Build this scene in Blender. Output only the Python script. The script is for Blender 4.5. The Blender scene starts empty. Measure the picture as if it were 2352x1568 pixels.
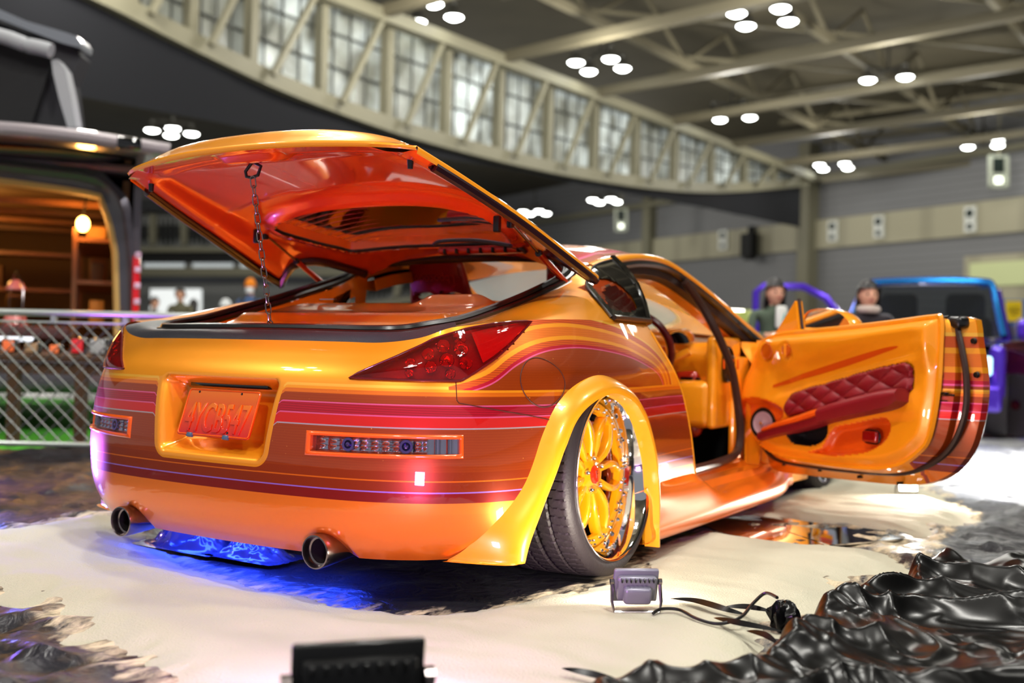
import bpy, bmesh, math, random
from mathutils import Vector, Matrix, noise
PI = math.pi
random.seed(7)
col = bpy.context.scene.collection
scn = bpy.context.scene
# ---------------------------------------------------------------- camera
CAM = Vector((2.394, -3.095, 0.727)); FPX = 2413.0
def cam_axes(yaw, pitch, roll):
    y, p, r = map(math.radians, (yaw, pitch, roll))
    fw = Vector((-math.sin(y)*math.cos(p), math.cos(y)*math.cos(p), math.sin(p)))
    rt = Vector((math.cos(y), math.sin(y), 0)); up = rt.cross(fw)
    return rt*math.cos(r)+up*math.sin(r), up*math.cos(r)-rt*math.sin(r), fw
CR, CU, CF = cam_axes(31.253, .467, 1.315)
cd = bpy.data.cameras.new('camera'); cam = bpy.data.objects.new('camera', cd); col.objects.link(cam)
cd.sensor_width = 36; cd.lens = 36*FPX/2352; cd.clip_end = 400; cd.clip_start = .05
M3 = Matrix((CR, CU, -CF)).transposed(); cam.matrix_world = Matrix.Translation(CAM) @ M3.to_4x4()
cd.dof.use_dof = True; cd.dof.focus_distance = 3.05; cd.dof.aperture_fstop = 1.7; cd.dof.aperture_blades = 0
scn.camera = cam
def P(u, v, X=None, Y=None, Z=None, D=None, pl=None):
    """the place seen at a measured point of the photograph, on a known plane of the hall"""
    d = CF + CR*((u-1176)/FPX) - CU*((v-784)/FPX)
    if X is not None: t = (X-CAM.x)/d.x
    elif Y is not None: t = (Y-CAM.y)/d.y
    elif Z is not None: t = (Z-CAM.z)/d.z
    elif pl is not None: t = (pl[0]-CAM).dot(pl[1])/d.dot(pl[1])
    else: t = D
    return CAM + d*t
# ---------------------------------------------------------------- world, exposure
w = bpy.data.worlds.new('hall_air'); scn.world = w; w.use_nodes = True
w.node_tree.nodes['Background'].inputs[0].default_value = (.80, .82, .85, 1)
w.node_tree.nodes['Background'].inputs[1].default_value = .34
vs = scn.view_settings; vs.view_transform = 'Standard'; vs.look = 'None'; vs.exposure = 0.0; vs.gamma = 1; vs.use_curve_mapping = False
# hall lamps overhead (clusters of four lamps hang above the whole hall)
def lamp(name, kind, loc, energy, color, radius=.3, target=None, spot=None, size=None, blend=.6):
    l = bpy.data.lights.new(name, kind); l.energy = energy; l.color = color
    if kind == 'AREA':
        l.shape = 'RECTANGLE'; l.size, l.size_y = size
    else: l.shadow_soft_size = radius
    if spot: l.spot_size = math.radians(spot); l.spot_blend = blend
    o = bpy.data.objects.new(name, l); o.location = loc; col.objects.link(o)
    if target is not None: o.rotation_euler = (Vector(target)-Vector(loc)).to_track_quat('-Z', 'Y').to_euler()
    return o
HALL_Z = 11.5
NEAR = [(3.5, -1.5), (-4.5, 2.5), (6.5, 5.5), (-1.5, 7.5), (10, -5), (1.5, -8), (-7, -6)]
for x, y in NEAR: lamp('hall_lamp_light', 'POINT', (x, y, 9.3), 1700 if y < 0 and x > 0 else 1150, (1, .97, .90), .32)
# the same lamps farther down the hall
for u, v in ((977,30),(1752,40),(1377,150),(2040,190),(1680,265),(2257,330),(1915,382),(395,303),(1228,488),(1390,461),(2600,120),(200,-200),(600,-250)):
    p = P(u, v, Z=8.7); lamp('hall_lamp_light', 'POINT', p, 560, (1, .97, .88), .5)
for u, v, D in ((100,560,40),(600,560,44),(1000,600,48)):
    p = P(u, v, D=D); p.z = 8; lamp('hall_lamp_light', 'POINT', p, 560, (1, .97, .88), .5)  # extra row without clusters, added to brighten the far walls
# ---------------------------------------------------------------- helpers
def lin(c):
    return tuple(((v/255+.055)/1.055)**2.4 if v > 10 else v/255/12.92 for v in c[:3])+(1,)
MATS = {}
SRC = None
def mat(name, rgb=(128,128,128), rough=.5, metal=0., coat=0., coat_rough=.03, emit=None, es=0., alpha=1., trans=0., ior=1.45, sheen=0., noise_amt=0., noise_scale=8., bump=0., bump_scale=60., spec=.5):
    if name in MATS: return MATS[name]
    m = bpy.data.materials.new(name); m.use_nodes = True; nt = m.node_tree; b = nt.nodes['Principled BSDF']
    c = lin(rgb)
    b.inputs['Base Color'].default_value = c; b.inputs['Roughness'].default_value = rough; b.inputs['Metallic'].default_value = metal
    b.inputs['Coat Weight'].default_value = coat; b.inputs['Coat Roughness'].default_value = coat_rough
    b.inputs['Transmission Weight'].default_value = trans; b.inputs['IOR'].default_value = ior; b.inputs['Alpha'].default_value = alpha
    b.inputs['Sheen Weight'].default_value = sheen; b.inputs['Specular IOR Level'].default_value = spec
    if emit: b.inputs['Emission Color'].default_value = lin(emit); b.inputs['Emission Strength'].default_value = es
    tc = nt.nodes.new('ShaderNodeTexCoord')
    if noise_amt:
        n = nt.nodes.new('ShaderNodeTexNoise'); n.inputs['Scale'].default_value = noise_scale; n.inputs['Detail'].default_value = 6
        nt.links.new(tc.outputs['Object'], n.inputs['Vector'])
        mx = nt.nodes.new('ShaderNodeMix'); mx.data_type = 'RGBA'
        mx.inputs[6].default_value = tuple(v*(1-noise_amt) for v in c[:3])+(1,); mx.inputs[7].default_value = tuple(min(1, v*(1+noise_amt)) for v in c[:3])+(1,)
        nt.links.new(n.outputs['Fac'], mx.inputs[0]); nt.links.new(mx.outputs[2], b.inputs['Base Color'])
    if bump:
        n = nt.nodes.new('ShaderNodeTexNoise'); n.inputs['Scale'].default_value = bump_scale; n.inputs['Detail'].default_value = 5
        nt.links.new(tc.outputs['Object'], n.inputs['Vector'])
        bp = nt.nodes.new('ShaderNodeBump'); bp.inputs['Strength'].default_value = bump; bp.inputs['Distance'].default_value = .01
        nt.links.new(n.outputs['Fac'], bp.inputs['Height']); nt.links.new(bp.outputs[0], b.inputs['Normal'])
    MATS[name] = m; return m
def mesh(name, vf, m=None, parent=None, smooth=True, auto=35):
    me = bpy.data.meshes.new(name); me.from_pydata([tuple(v) for v in vf[0]], [], vf[1]); me.update()
    if smooth:
        me.polygons.foreach_set('use_smooth', [True]*len(me.polygons))
        if auto:
            try: me.set_sharp_from_angle(angle=math.radians(auto))
            except Exception: pass
    o = bpy.data.objects.new(name, me); col.objects.link(o)
    if m: me.materials.append(m)
    if parent: o.parent = parent
    return o
def tag(o, label=None, cat=None, group=None, kind=None):
    if label: o['label'] = label
    if cat: o['category'] = cat
    if group: o['group'] = group
    if kind: o['kind'] = kind
    return o
def thing(name, label, cat, loc=(0,0,0), group=None, rz=0):
    o = bpy.data.objects.new(name, None); col.objects.link(o); o.location = loc; o.rotation_euler = (0,0,rz); o.empty_display_size = .1
    return tag(o, label, cat, group)
def struct(name, vf, m, **k): return tag(mesh(name, vf, m, **k), kind='structure')
def join(*vfs):
    V, F = [], []
    for v, f in vfs:
        n = len(V); V += [Vector(p) for p in v]; F += [tuple(i+n for i in q) for q in f]
    return V, F
def tr(vf, M):
    return [M @ Vector(v) for v in vf[0]], vf[1]
def mir(vf):
    return [Vector((-v[0], v[1], v[2])) for v in vf[0]], [tuple(reversed(f)) for f in vf[1]]
def both(vf):
    """both halves of a surface that crosses the centre line, welded there"""
    V = list(map(Vector, vf[0])); n = len(V); mp = {}; W = []
    for i, v in enumerate(V):
        if abs(v.x) < 1e-5: mp[i] = i
        else: mp[i] = n+len(W); W.append(Vector((-v.x, v.y, v.z)))
    return V+W, list(vf[1])+[tuple(mp[i] for i in reversed(f)) for f in vf[1]]
def pair(name, vf, m, parent, **k):
    """a right and a left part"""
    return mesh(name, vf, m, parent, **k), mesh(name, mir(vf), m, parent, **k)
def pieces(name, vfs, m, parent, **k): return [mesh(name, v, m, parent, **k) for v in vfs]
def box(c, s, M=None):
    x, y, z = s[0]/2, s[1]/2, s[2]/2
    V = [Vector((c[0]+a*x, c[1]+b*y, c[2]+d*z)) for a in (-1,1) for b in (-1,1) for d in (-1,1)]
    F = [(0,1,3,2),(4,6,7,5),(0,4,5,1),(2,3,7,6),(0,2,6,4),(1,5,7,3)]
    if M: V = [M @ v for v in V]
    return V, F
def rbox(c, s, r=.01, seg=2, M=None):
    bm = bmesh.new(); bmesh.ops.create_cube(bm, size=1)
    for v in bm.verts: v.co = Vector((v.co.x*s[0], v.co.y*s[1], v.co.z*s[2]))
    bmesh.ops.bevel(bm, geom=bm.edges[:], offset=min(r, min(s)*.45), segments=seg, affect='EDGES', profile=.5)
    V = [v.co + Vector(c) for v in bm.verts]; F = [tuple(v.index for v in f.verts) for f in bm.faces]; bm.free()
    if M: V = [M @ v for v in V]
    return V, F
def grid(nu, nv, f, keep=None, close_u=False):
    V = []; ks = []
    for i in range(nu+1):
        for j in range(nv+1):
            V.append(Vector(f(i/nu, j/nv)))
    F = []
    for i in range(nu):
        for j in range(nv):
            if keep and not keep((i+.5)/nu, (j+.5)/nv): continue
            a = i*(nv+1)+j
            F.append((a, a+nv+1, a+nv+2, a+1))
    return V, F
def crv(pts, n, closed=False):
    """Catmull-Rom through the points"""
    pts = [Vector(p) for p in pts]; out = []; m = len(pts); segs = m if closed else m-1
    for i in range(segs):
        g = lambda k: pts[k % m] if closed else pts[max(0, min(m-1, k))]
        p0, p1, p2, p3 = g(i-1), g(i), g(i+1), g(i+2)
        for k in range(n):
            t = k/n
            out.append(.5*((2*p1)+(p2-p0)*t+(2*p0-5*p1+4*p2-p3)*t*t+(3*p1-p0-3*p2+p3)*t**3))
    if not closed: out.append(pts[-1])
    return out
def tube(path, r, n=8, closed=False, caps=True, flat=1.0, up=None):
    path = [Vector(p) for p in path]; m = len(path); V = []; F = []
    rr = r if callable(r) else (lambda t: r)
    prev = None
    for i, p in enumerate(path):
        a = path[(i-1) % m] if closed or i > 0 else p; b = path[(i+1) % m] if closed or i < m-1 else p
        t = (b-a).normalized()
        if prev is None:
            ref = Vector(up) if up else (Vector((0,0,1)) if abs(t.z) < .9 else Vector((1,0,0)))
            nx = (ref - t*ref.dot(t)).normalized()
        else:
            nx = prev - t*prev.dot(t); nx = nx.normalized() if nx.length > 1e-6 else prev
        prev = nx; by = t.cross(nx); R = rr(i/max(1, m-1))
        for k in range(n):
            an = 2*PI*k/n; V.append(p + nx*math.cos(an)*R*flat + by*math.sin(an)*R)
    for i in range(m if closed else m-1):
        for k in range(n):
            a = i*n; b = ((i+1) % m)*n
            F.append((a+k, a+(k+1) % n, b+(k+1) % n, b+k))
    if caps and not closed:
        F.append(tuple(range(n-1, -1, -1))); F.append(tuple((m-1)*n+k for k in range(n)))
    return V, F
def cyl(a, b, r, n=16, r2=None):
    a, b = Vector(a), Vector(b); rr = r if r2 is None else (lambda t: r+(r2-r)*t)
    return tube([a, b], rr, n)
def lathe(prof, n=48, a0=0, a1=2*PI):
    """profile (radius, x): revolved about the X axis"""
    V = []; F = []; m = len(prof); full = abs(a1-a0-2*PI) < 1e-6; N = n if full else n+1
    for i in range(N):
        an = a0+(a1-a0)*i/n
        for r, x in prof: V.append(Vector((x, r*math.cos(an), r*math.sin(an))))
    for i in range(n):
        for k in range(m-1):
            a = i*m+k; b = ((i+1) % N)*m+k
            F.append((a, a+1, b+1, b))
    return V, F
def prism(poly, f0, f1):
    """polygon (list of 2d) mapped by f0 / f1 to its two faces"""
    n = len(poly); V = [Vector(f0(*p)) for p in poly]+[Vector(f1(*p)) for p in poly]
    F = [tuple(range(n)), tuple(range(2*n-1, n-1, -1))]+[(i, (i+1) % n, n+(i+1) % n, n+i) for i in range(n)]
    return V, F
def inpoly(x, y, poly):
    c = False; n = len(poly); j = n-1
    for i in range(n):
        xi, yi = poly[i][0], poly[i][1]; xj, yj = poly[j][0], poly[j][1]
        if (yi > y) != (yj > y) and x < (xj-xi)*(y-yi)/(yj-yi)+xi: c = not c
        j = i
    return c
def pdist(x, y, poly, closed=True):
    best = 9.; n = len(poly)
    for i in range(n if closed else n-1):
        ax, ay = poly[i][0], poly[i][1]; bx, by = poly[(i+1) % n][0], poly[(i+1) % n][1]
        dx, dy = bx-ax, by-ay; L = dx*dx+dy*dy+1e-12; t = max(0, min(1, ((x-ax)*dx+(y-ay)*dy)/L))
        d = math.hypot(x-ax-t*dx, y-ay-t*dy)
        if d < best: best = d
    return best
def sst(a, b, x):
    t = max(0, min(1, (x-a)/(b-a))); return t*t*(3-2*t)
def lerp(a, b, t): return a+(b-a)*t
def itp(tab, x):
    if x <= tab[0][0]: return tab[0][1]
    for (a, fa), (b, fb) in zip(tab, tab[1:]):
        if x <= b: return fa+(fb-fa)*(x-a)/(b-a)
    return tab[-1][1]
def text_vf(s, size, depth, bevel=0.):
    c = bpy.data.curves.new('letters', 'FONT'); c.body = s; c.size = size; c.extrude = depth; c.bevel_depth = bevel; c.align_x = 'CENTER'; c.align_y = 'CENTER'
    o = bpy.data.objects.new('letters', c); col.objects.link(o)
    dg = bpy.context.evaluated_depsgraph_get(); me = o.evaluated_get(dg).to_mesh()
    V = [v.co.copy() for v in me.vertices]; F = [tuple(p.vertices) for p in me.polygons]
    bpy.data.objects.remove(o); bpy.data.curves.remove(c)
    return V, F
def frame_m(o, ex, ey):
    ex = Vector(ex).normalized(); ez = ex.cross(Vector(ey)).normalized(); ey = ez.cross(ex)
    return Matrix.Translation(Vector(o)) @ Matrix((ex, ey, ez)).transposed().to_4x4()
# ================================================================ CAR PAINT
ORANGE = lin((255, 160, 22)); BROWN = lin((166, 62, 0)); CRIM = lin((196, 12, 42)); RED = lin((222, 26, 18)); PINK = lin((236, 92, 140)); SILV = lin((190, 170, 170)); DKRED = lin((140, 18, 12)); LILAC = lin((165, 120, 215)); OR2 = lin((238, 120, 14)); LORG = lin((255, 186, 60))
CHK = (0,0,0,-1)     # marks a checker band
BANDS_A = [(0, lin((252, 126, 26))), (.2680, lin((190, 84, 20))), (.2692, lin((252, 130, 28))), (.297, DKRED), (.326, LILAC), (.330, (BROWN[0]*.8, BROWN[1]*.6, BROWN[2], 1)), (.357, OR2), (.3605, (BROWN[0]*.85, BROWN[1]*.7, BROWN[2], 1)), (.385, BROWN), (.503, SILV), (.507, RED), (.534, PINK), (.5375, CHK), (.564, PINK), (.567, BROWN), (.593, OR2), (.602, ORANGE), (.613, LORG), (.618, ORANGE)]
# t = .5 + signed distance to the flank graphic (outside positive)
BANDS_B = [(0, BROWN), (.482, PINK), (.4845, CRIM), (.493, CHK), (.508, ORANGE), (.522, OR2), (.548, ORANGE), (.562, CHK), (.585, LORG), (.592, ORANGE)]
def paint_mat(name):
    m = bpy.data.materials.new(name); m.use_nodes = True; nt = m.node_tree; L = nt.links; b = nt.nodes['Principled BSDF']
    N = lambda t, **k: nt.nodes.new(t)
    def attr(n):
        a = N('ShaderNodeAttribute'); a.attribute_name = n; return a.outputs['Fac']
    def ramp(bands, fac, chkcol):
        r = N('ShaderNodeValToRGB'); r.color_ramp.interpolation = 'CONSTANT'; e = r.color_ramp.elements
        while len(e) < len(bands): e.new(.5)
        for i, (p, c) in enumerate(bands):
            e[i].position = p; e[i].color = chkcol if c is CHK else c
        L.new(fac, r.inputs[0])
        q = N('ShaderNodeValToRGB'); q.color_ramp.interpolation = 'CONSTANT'; e = q.color_ramp.elements     # mask of checker bands
        while len(e) < len(bands): e.new(.5)
        for i, (p, c) in enumerate(bands):
            e[i].position = p; v = 1. if c is CHK else (.5 if c in (BROWN, OR2) else 0.); e[i].color = (v, v, v, 1)
        L.new(fac, q.inputs[0]); return r.outputs[0], q.outputs[0]
    ta, tb, g = attr('band_a'), attr('band_b'), attr('zone')
    ra, ka = ramp(BANDS_A, ta, CRIM); rb, kb = ramp(BANDS_B, tb, (OR2[0]*.95, OR2[1]*.6, OR2[2], 1))
    st = N('ShaderNodeMath'); st.operation = 'GREATER_THAN'; st.inputs[1].default_value = 0; L.new(g, st.inputs[0])
    mc = N('ShaderNodeMix'); mc.data_type = 'RGBA'; L.new(st.outputs[0], mc.inputs[0]); L.new(ra, mc.inputs[6]); L.new(rb, mc.inputs[7])
    mk = N('ShaderNodeMix'); mk.data_type = 'RGBA'; L.new(st.outputs[0], mk.inputs[0]); L.new(ka, mk.inputs[6]); L.new(kb, mk.inputs[7])
    # scale pattern inside the checker bands: distance along the panel x band height
    w = N('ShaderNodeTexWave'); w.wave_type = 'BANDS'; w.inputs['Scale'].default_value = 1.0
    comb = N('ShaderNodeCombineXYZ'); L.new(attr('along'), comb.inputs[0]); w.bands_direction = 'DIAGONAL'
    mu = N('ShaderNodeMath'); mu.operation = 'MULTIPLY'; mu.inputs[1].default_value = 60.; L.new(ta, mu.inputs[0]); L.new(mu.outputs[0], comb.inputs[1])
    w.inputs['Scale'].default_value = 1.6; L.new(comb.outputs[0], w.inputs['Vector'])
    gt = N('ShaderNodeMath'); gt.operation = 'GREATER_THAN'; gt.inputs[1].default_value = .8; L.new(mk.outputs[2], gt.inputs[0])
    wm = N('ShaderNodeMath'); wm.operation = 'MULTIPLY'; L.new(gt.outputs[0], wm.inputs[0]); L.new(w.outputs['Fac'], wm.inputs[1])
    w2 = N('ShaderNodeMath'); w2.operation = 'MULTIPLY'; w2.inputs[1].default_value = .65; L.new(wm.outputs[0], w2.inputs[0])
    dk = N('ShaderNodeMix'); dk.data_type = 'RGBA'; dk.blend_type = 'MULTIPLY'; L.new(w2.outputs[0], dk.inputs[0]); L.new(mc.outputs[2], dk.inputs[6]); dk.inputs[7].default_value = (.45, .25, .3, 1)
    # metal flake in the brown and amber bands
    tc = N('ShaderNodeTexCoord'); vo = N('ShaderNodeTexVoronoi'); vo.inputs['Scale'].default_value = 420; L.new(tc.outputs['Object'], vo.inputs['Vector'])
    cr = N('ShaderNodeValToRGB'); cr.color_ramp.elements[0].position = .955; cr.color_ramp.elements[1].position = .99; L.new(vo.outputs['Color'], cr.inputs[0])
    e1 = N('ShaderNodeMath'); e1.operation = 'COMPARE'; e1.inputs[1].default_value = .5; e1.inputs[2].default_value = .1; L.new(mk.outputs[2], e1.inputs[0])
    e2 = N('ShaderNodeMath'); e2.operation = 'MULTIPLY'; L.new(e1.outputs[0], e2.inputs[0]); L.new(cr.outputs[0], e2.inputs[1])
    fl = N('ShaderNodeMix'); fl.data_type = 'RGBA'; L.new(e2.outputs[0], fl.inputs[0]); L.new(dk.outputs[2], fl.inputs[6]); fl.inputs[7].default_value = lin((255, 190, 80))
    # fine wavy guilloche lines in the brown bands
    wv = N('ShaderNodeTexWave'); wv.bands_direction = 'Z'; wv.inputs['Scale'].default_value = 42; wv.inputs['Distortion'].default_value = 1.5; wv.inputs['Detail Scale'].default_value = .8; L.new(tc.outputs['Object'], wv.inputs['Vector'])
    wq = N('ShaderNodeMath'); wq.operation = 'MULTIPLY'; L.new(wv.outputs['Fac'], wq.inputs[0]); L.new(e1.outputs[0], wq.inputs[1])
    wr = N('ShaderNodeMath'); wr.operation = 'MULTIPLY'; wr.inputs[1].default_value = .30; L.new(wq.outputs[0], wr.inputs[0])
    f2 = N('ShaderNodeMix'); f2.data_type = 'RGBA'; f2.blend_type = 'MULTIPLY'; L.new(wr.outputs[0], f2.inputs[0]); L.new(fl.outputs[2], f2.inputs[6]); f2.inputs[7].default_value = (.75, .5, .3, 1)
    L.new(f2.outputs[2], b.inputs['Base Color'])
    b.inputs['Roughness'].default_value = .38; b.inputs['Coat Weight'].default_value = 1; b.inputs['Coat Roughness'].default_value = .025; b.inputs['Coat IOR'].default_value = 1.5
    b.inputs['Metallic'].default_value = .5
    return m
PAINT = paint_mat('orange_graphic_paint')
mO = mat('orange_paint', (255, 160, 22), .36, .2, 1, .025)
mFl = mat('flare_paint', (252, 166, 24), .33, .15, .8, .06)
mOin = mat('orange_interior_paint', (255, 156, 20), .3, .1, 1, .04)
mDO = mat('deep_orange_paint', (240, 92, 10), .3, .1, 1, .04)
mRub = mat('black_rubber', (16, 14, 15), .32, 0, .25, .2)
mBrR = mat('brown_weatherstrip', (48, 26, 18), .45, 0, .2, .2)
mTrim = mat('grained_black_plastic', (44, 46, 54), .38, bump=.15, bump_scale=300)
mGloss = mat('gloss_black', (6, 6, 7), .06, 0, 1, .02)
mChr = mat('chrome', (235, 235, 240), .05, 1.)
mSteel = mat('brushed_exhaust_steel', (150, 140, 140), .22, 1.)
mDark = mat('matte_black', (10, 9, 9), .7)  # plain matte black for wells, bores, slots and black fittings
mRedL = mat('crimson_leather', (128, 14, 26), .42, bump=.2, bump_scale=250)
mRedS = mat('red_shell', (170, 8, 10), .3, 0, .6, .1)
mGlass = mat('clear_glass', (245, 245, 245), .02, trans=1, ior=1.05, spec=1.)
mTint = mat('tinted_rear_glass', (150, 130, 130), .02, trans=1, ior=1.25, coat=1)
car = thing('sports_car', 'orange custom sports coupe with open hatch and open right door on sand', 'car', (0, 0, 0))
# ================================================================ BODY SURFACE (right half, mirrored)
ST = [(0,-.885),(.2,-.88),(.4,-.862),(.55,-.832),(.68,-.775),(.77,-.70),(.835,-.60),(.875,-.48),(.90,-.36),(.922,-.18),(.930,0),(.925,.18),(.905,.34),(.888,.50),(.878,.70),(.872,.95)]
TOP = [.741,.741,.740,.740,.756,.786,.800,.812,.820,.828,.832,.836,.838,.840,.842,.842]
LV = [.13, .165, .22, .30, .42, .55, .64, .70, None]
INS = {'rear': [.075,.045,.018,.003,0,.015,.042,.085,.125], 'corner': [.095,.06,.025,.005,0,.015,.04,.062,.10], 'side': [.03,.01,.0,.0,0,.004,.014,.035,.105]}
def kind_w(i):
    if i <= 3: return (1,0,0)
    if i <= 5: return (1-(i-3)/2, (i-3)/2, 0)
    if i <= 8: return (0, 1-(i-5)/3, (i-5)/3)
    return (0,0,1)
def build_ctrl():
    G = []
    for i, (x, y) in enumerate(ST):
        a = Vector(ST[max(0, i-1)]) if i > 0 else Vector((-ST[1][0], ST[1][1])); b = Vector(ST[min(len(ST)-1, i+1)])
        t = (b-a).normalized(); n = Vector((t.y, -t.x)); w = kind_w(i); row = []
        for k, z in enumerate(LV):
            ins = sum(w[q]*INS[s][k] for q, s in enumerate(('rear', 'corner', 'side')))
            zz = TOP[i] if z is None else min(z, TOP[i]-.02*(len(LV)-1-k))
            row.append(Vector((x-n.x*ins, y-n.y*ins, zz)))
        if i == 0:
            for r in row: r.x = 0
        G.append(row)
    return G
CT = build_ctrl(); NS, NL = len(CT)-1, len(LV)-1
def cr4(p0, p1, p2, p3, t):
    return .5*((2*p1)+(p2-p0)*t+(2*p0-5*p1+4*p2-p3)*t*t+(3*p1-p0-3*p2+p3)*t**3)
_cc = {}
def colm(s):
    k = round(s, 6)
    if k not in _cc:
        i = min(NS-1, int(s)); t = s-i
        g = lambda ii: [Vector((-p.x, p.y, p.z)) for p in CT[-ii]] if ii < 0 else CT[min(NS, ii)]
        A, B, C, D = g(i-1), g(i), g(i+1), g(i+2)
        if len(_cc) > 20000: _cc.clear()
        _cc[k] = [cr4(A[j], B[j], C[j], D[j], t) for j in range(NL+1)]
    return _cc[k]
def surf(s, v):
    r = colm(s); k = min(NL-1, int(v))
    return cr4(r[max(0, k-1)], r[k], r[k+1], r[min(NL, k+2)], v-k)
def surfz(s, z):
    lo, hi = 0., float(NL)
    for _ in range(15):
        m = (lo+hi)/2
        if surf(s, m).z < z: lo = m
        else: hi = m
    return surf(s, (lo+hi)/2), (lo+hi)/2
def nrm(s, v):
    e = .02; a = surf(min(NS, s+e), v)-surf(max(0, s-e), v); b = surf(s, min(NL, v+e))-surf(s, max(0, v-e))
    n = a.cross(b).normalized(); return n if n.dot(Vector((surf(s, v).x, surf(s, v).y-.2, 0))) > 0 else -n
def offs(s, z, d):
    p, v = surfz(s, z); return p+nrm(s, v)*d
_sc = {}
def s_at(Y=None, X=None, z=.42):
    lo, hi = 0., float(NS)
    z = round(z, 4); key = (Y, X, z)
    if key in _sc: return _sc[key]
    for _ in range(15):
        m = (lo+hi)/2; p = surfz(m, z)[0]
        if (p.y < Y if Y is not None else p.x < X): lo = m
        else: hi = m
    _sc[key] = (lo+hi)/2; return _sc[key]
def side_x(Y, z):
    return surfz(s_at(Y=Y, z=max(.131, min(.82, z))), max(.131, min(.82, z)))[0].x
ARCH = [(-.56,.05),(-.535,.115),(-.515,.178),(-.472,.262),(-.418,.366),(-.375,.455),(-.318,.528),(-.23,.574),(-.105,.596),(.03,.567),(.105,.522),(.162,.465),(.225,.36),(.252,.25),(.262,.15),(.268,.06)]
ARC = [(p.x, p.y) for p in crv([Vector((a, b, 0)) for a, b in ARCH], 8)]
SHUT = [(.05,.86),(.15,.85),(.236,.83),(.41,.765),(.50,.72),(.585,.67),(.665,.61),(.75,.565),(.83,.53),(.86,.52)]   # (z, Y) door shut line
GRAPH0 = [(-.72,.60),(-.60,.64),(-.50,.695),(-.38,.735),(-.22,.752),(-.05,.748),(.15,.728),(.33,.695),(.43,.665),(.47,.63),(.475,.60),(.46,.575),(.44,.56),(-.72,.56)]
GRAPH = [(p.x, p.y) for p in crv([Vector((a, b, 0)) for a, b in GRAPH0[:11]], 6)]+GRAPH0[11:]
def rec_sdf(x, z):
    """licence-plate recess, rounded trapezoid; >0 inside"""
    hw = lerp(.222, .252, (z-.39)/.24); dx = hw-abs(x); dz = min(z-.388, .632-z); r = .03
    if dx < r and dz < r: return r-math.hypot(r-dx, r-dz)
    return min(dx, dz)
def body_half():
    us = []
    for i in range(NS):
        n = (40, 36, 30, 30, 24, 22, 20, 18, 16, 18, 18, 18, 16, 16, 14)[i]
        us += [i+k/n for k in range(n)]
    us.append(NS); vs_ = []
    for k in range(NL):
        n = (5, 7, 10, 16, 18, 14, 10, 8)[k]
        vs_ += [k+j/n for j in range(n)]
    vs_.append(NL); V = []; A = []; Bf = []; Z = []; AL = []; par = []
    alng = 0; last = surf(0, 4)
    for s in us:
        q = surf(s, 4); alng += (q-last).length; last = q
        for v in vs_:
            p = surf(s, v); x0, z0, y0 = p.x, p.z, p.y
            if y0 < -.6:
                d = rec_sdf(x0, z0)
                if d > 0: p = p + Vector((0, .085*sst(0, .05, d), 0))
                # exhaust cut-outs in the lower edge
                e = math.hypot((x0-.41)/.085, (z0-.125)/.085)
                if e < 1: p = p+Vector((0, .05*(1-e), .012*(1-e)))
                cl = sst(-.026, -.013, d) * (1 if z0 > .36 else 0)
                ta = z0+.010*cl; fr_g = d+.015
            else: ta = z0; fr_g = -1
            A.append(max(0, min(1, ta)))
            V.append(p)
            d2 = pdist(y0, z0, GRAPH); d2 = -d2 if inpoly(y0, z0, GRAPH) else d2
            Bf.append(max(0, min(1, .5+d2)) if fr_g < -.02 else .515); Z.append(max(fr_g, (z0-.612) if s > 4.8 else -1.)); AL.append(alng)
            par.append((s, v, y0, z0))
    nv = len(vs_); F = []
    fogp = FOG
    for i in range(len(us)-1):
        for j in range(nv-1):
            a = i*nv+j; q = (a, a+nv, a+nv+1, a+1)
            c = [sum(par[k][m] for k in q)/4 for m in range(4)]
            if c[0] > 6.2:
                if inpoly(c[2], c[3], ARCX): continue
                if c[2] > itp(SHUT, c[3]): continue
                if c[2] > .27 and c[3] < .225: continue
            if inpoly(c[0], c[3], fogp): continue
            if inpoly(c[0], c[3], TAILP): continue
            F.append(q)
    return V, F, A, Bf, Z, AL
ARCX = [(a, b-.0) for a, b in ARC]+[(.27, -.2), (-.57, -.2)]
_c = (-.03, .25)
ARCX = [(_c[0]+(a-_c[0])*1.07, _c[1]+(b-_c[1])*1.08) for a, b in ARCX]
SF0, SF1 = s_at(X=.385, z=.45), s_at(X=.775, z=.45)
FOG = [(SF0, .431), (SF1, .437), (SF1, .478), (SF0, .476)]
# tail lamp outline: lower rail inner corner -> outer corner -> tip, upper rail inner corner -> tip   (s, z)
sA = s_at(X=.477, z=.64); sB = s_at(X=.752, z=.637); sC = s_at(Y=-.36, z=.80)
LOW = [(sA, .637), (lerp(sA, sB, .5), .636), (sB, .636), (lerp(sB, sC, .38), .700), (lerp(sB, sC, .72), .765), (sC, .812)]
UPP = [(sA, .640), (lerp(sA, sB, .22), .678), (lerp(sA, sB, .45), .715), (lerp(sA, sB, .72), .752), (lerp(sB, sC, .12), .783), (lerp(sB, sC, .45), .800), (lerp(sB, sC, .75), .810), (sC, .8135)]
def rail(R, t):
    L = [0]
    for a, b in zip(R, R[1:]): L.append(L[-1]+math.hypot((a[0]-b[0])*.12, a[1]-b[1]))
    t *= L[-1]
    for i in range(len(R)-1):
        if t <= L[i+1] or i == len(R)-2:
            q = (t-L[i])/(L[i+1]-L[i]+1e-9); return lerp(R[i][0], R[i+1][0], q), lerp(R[i][1], R[i+1][1], q)
TAILP = LOW+UPP[::-1][1:-1]
bv = body_half()
def add_attrs(o, A, B, Z, AL):
    for n, d in (('band_a', A), ('band_b', B), ('zone', Z), ('along', AL)):
        at = o.data.attributes.new(n, 'FLOAT', 'POINT'); at.data.foreach_set('value', d)
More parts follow.
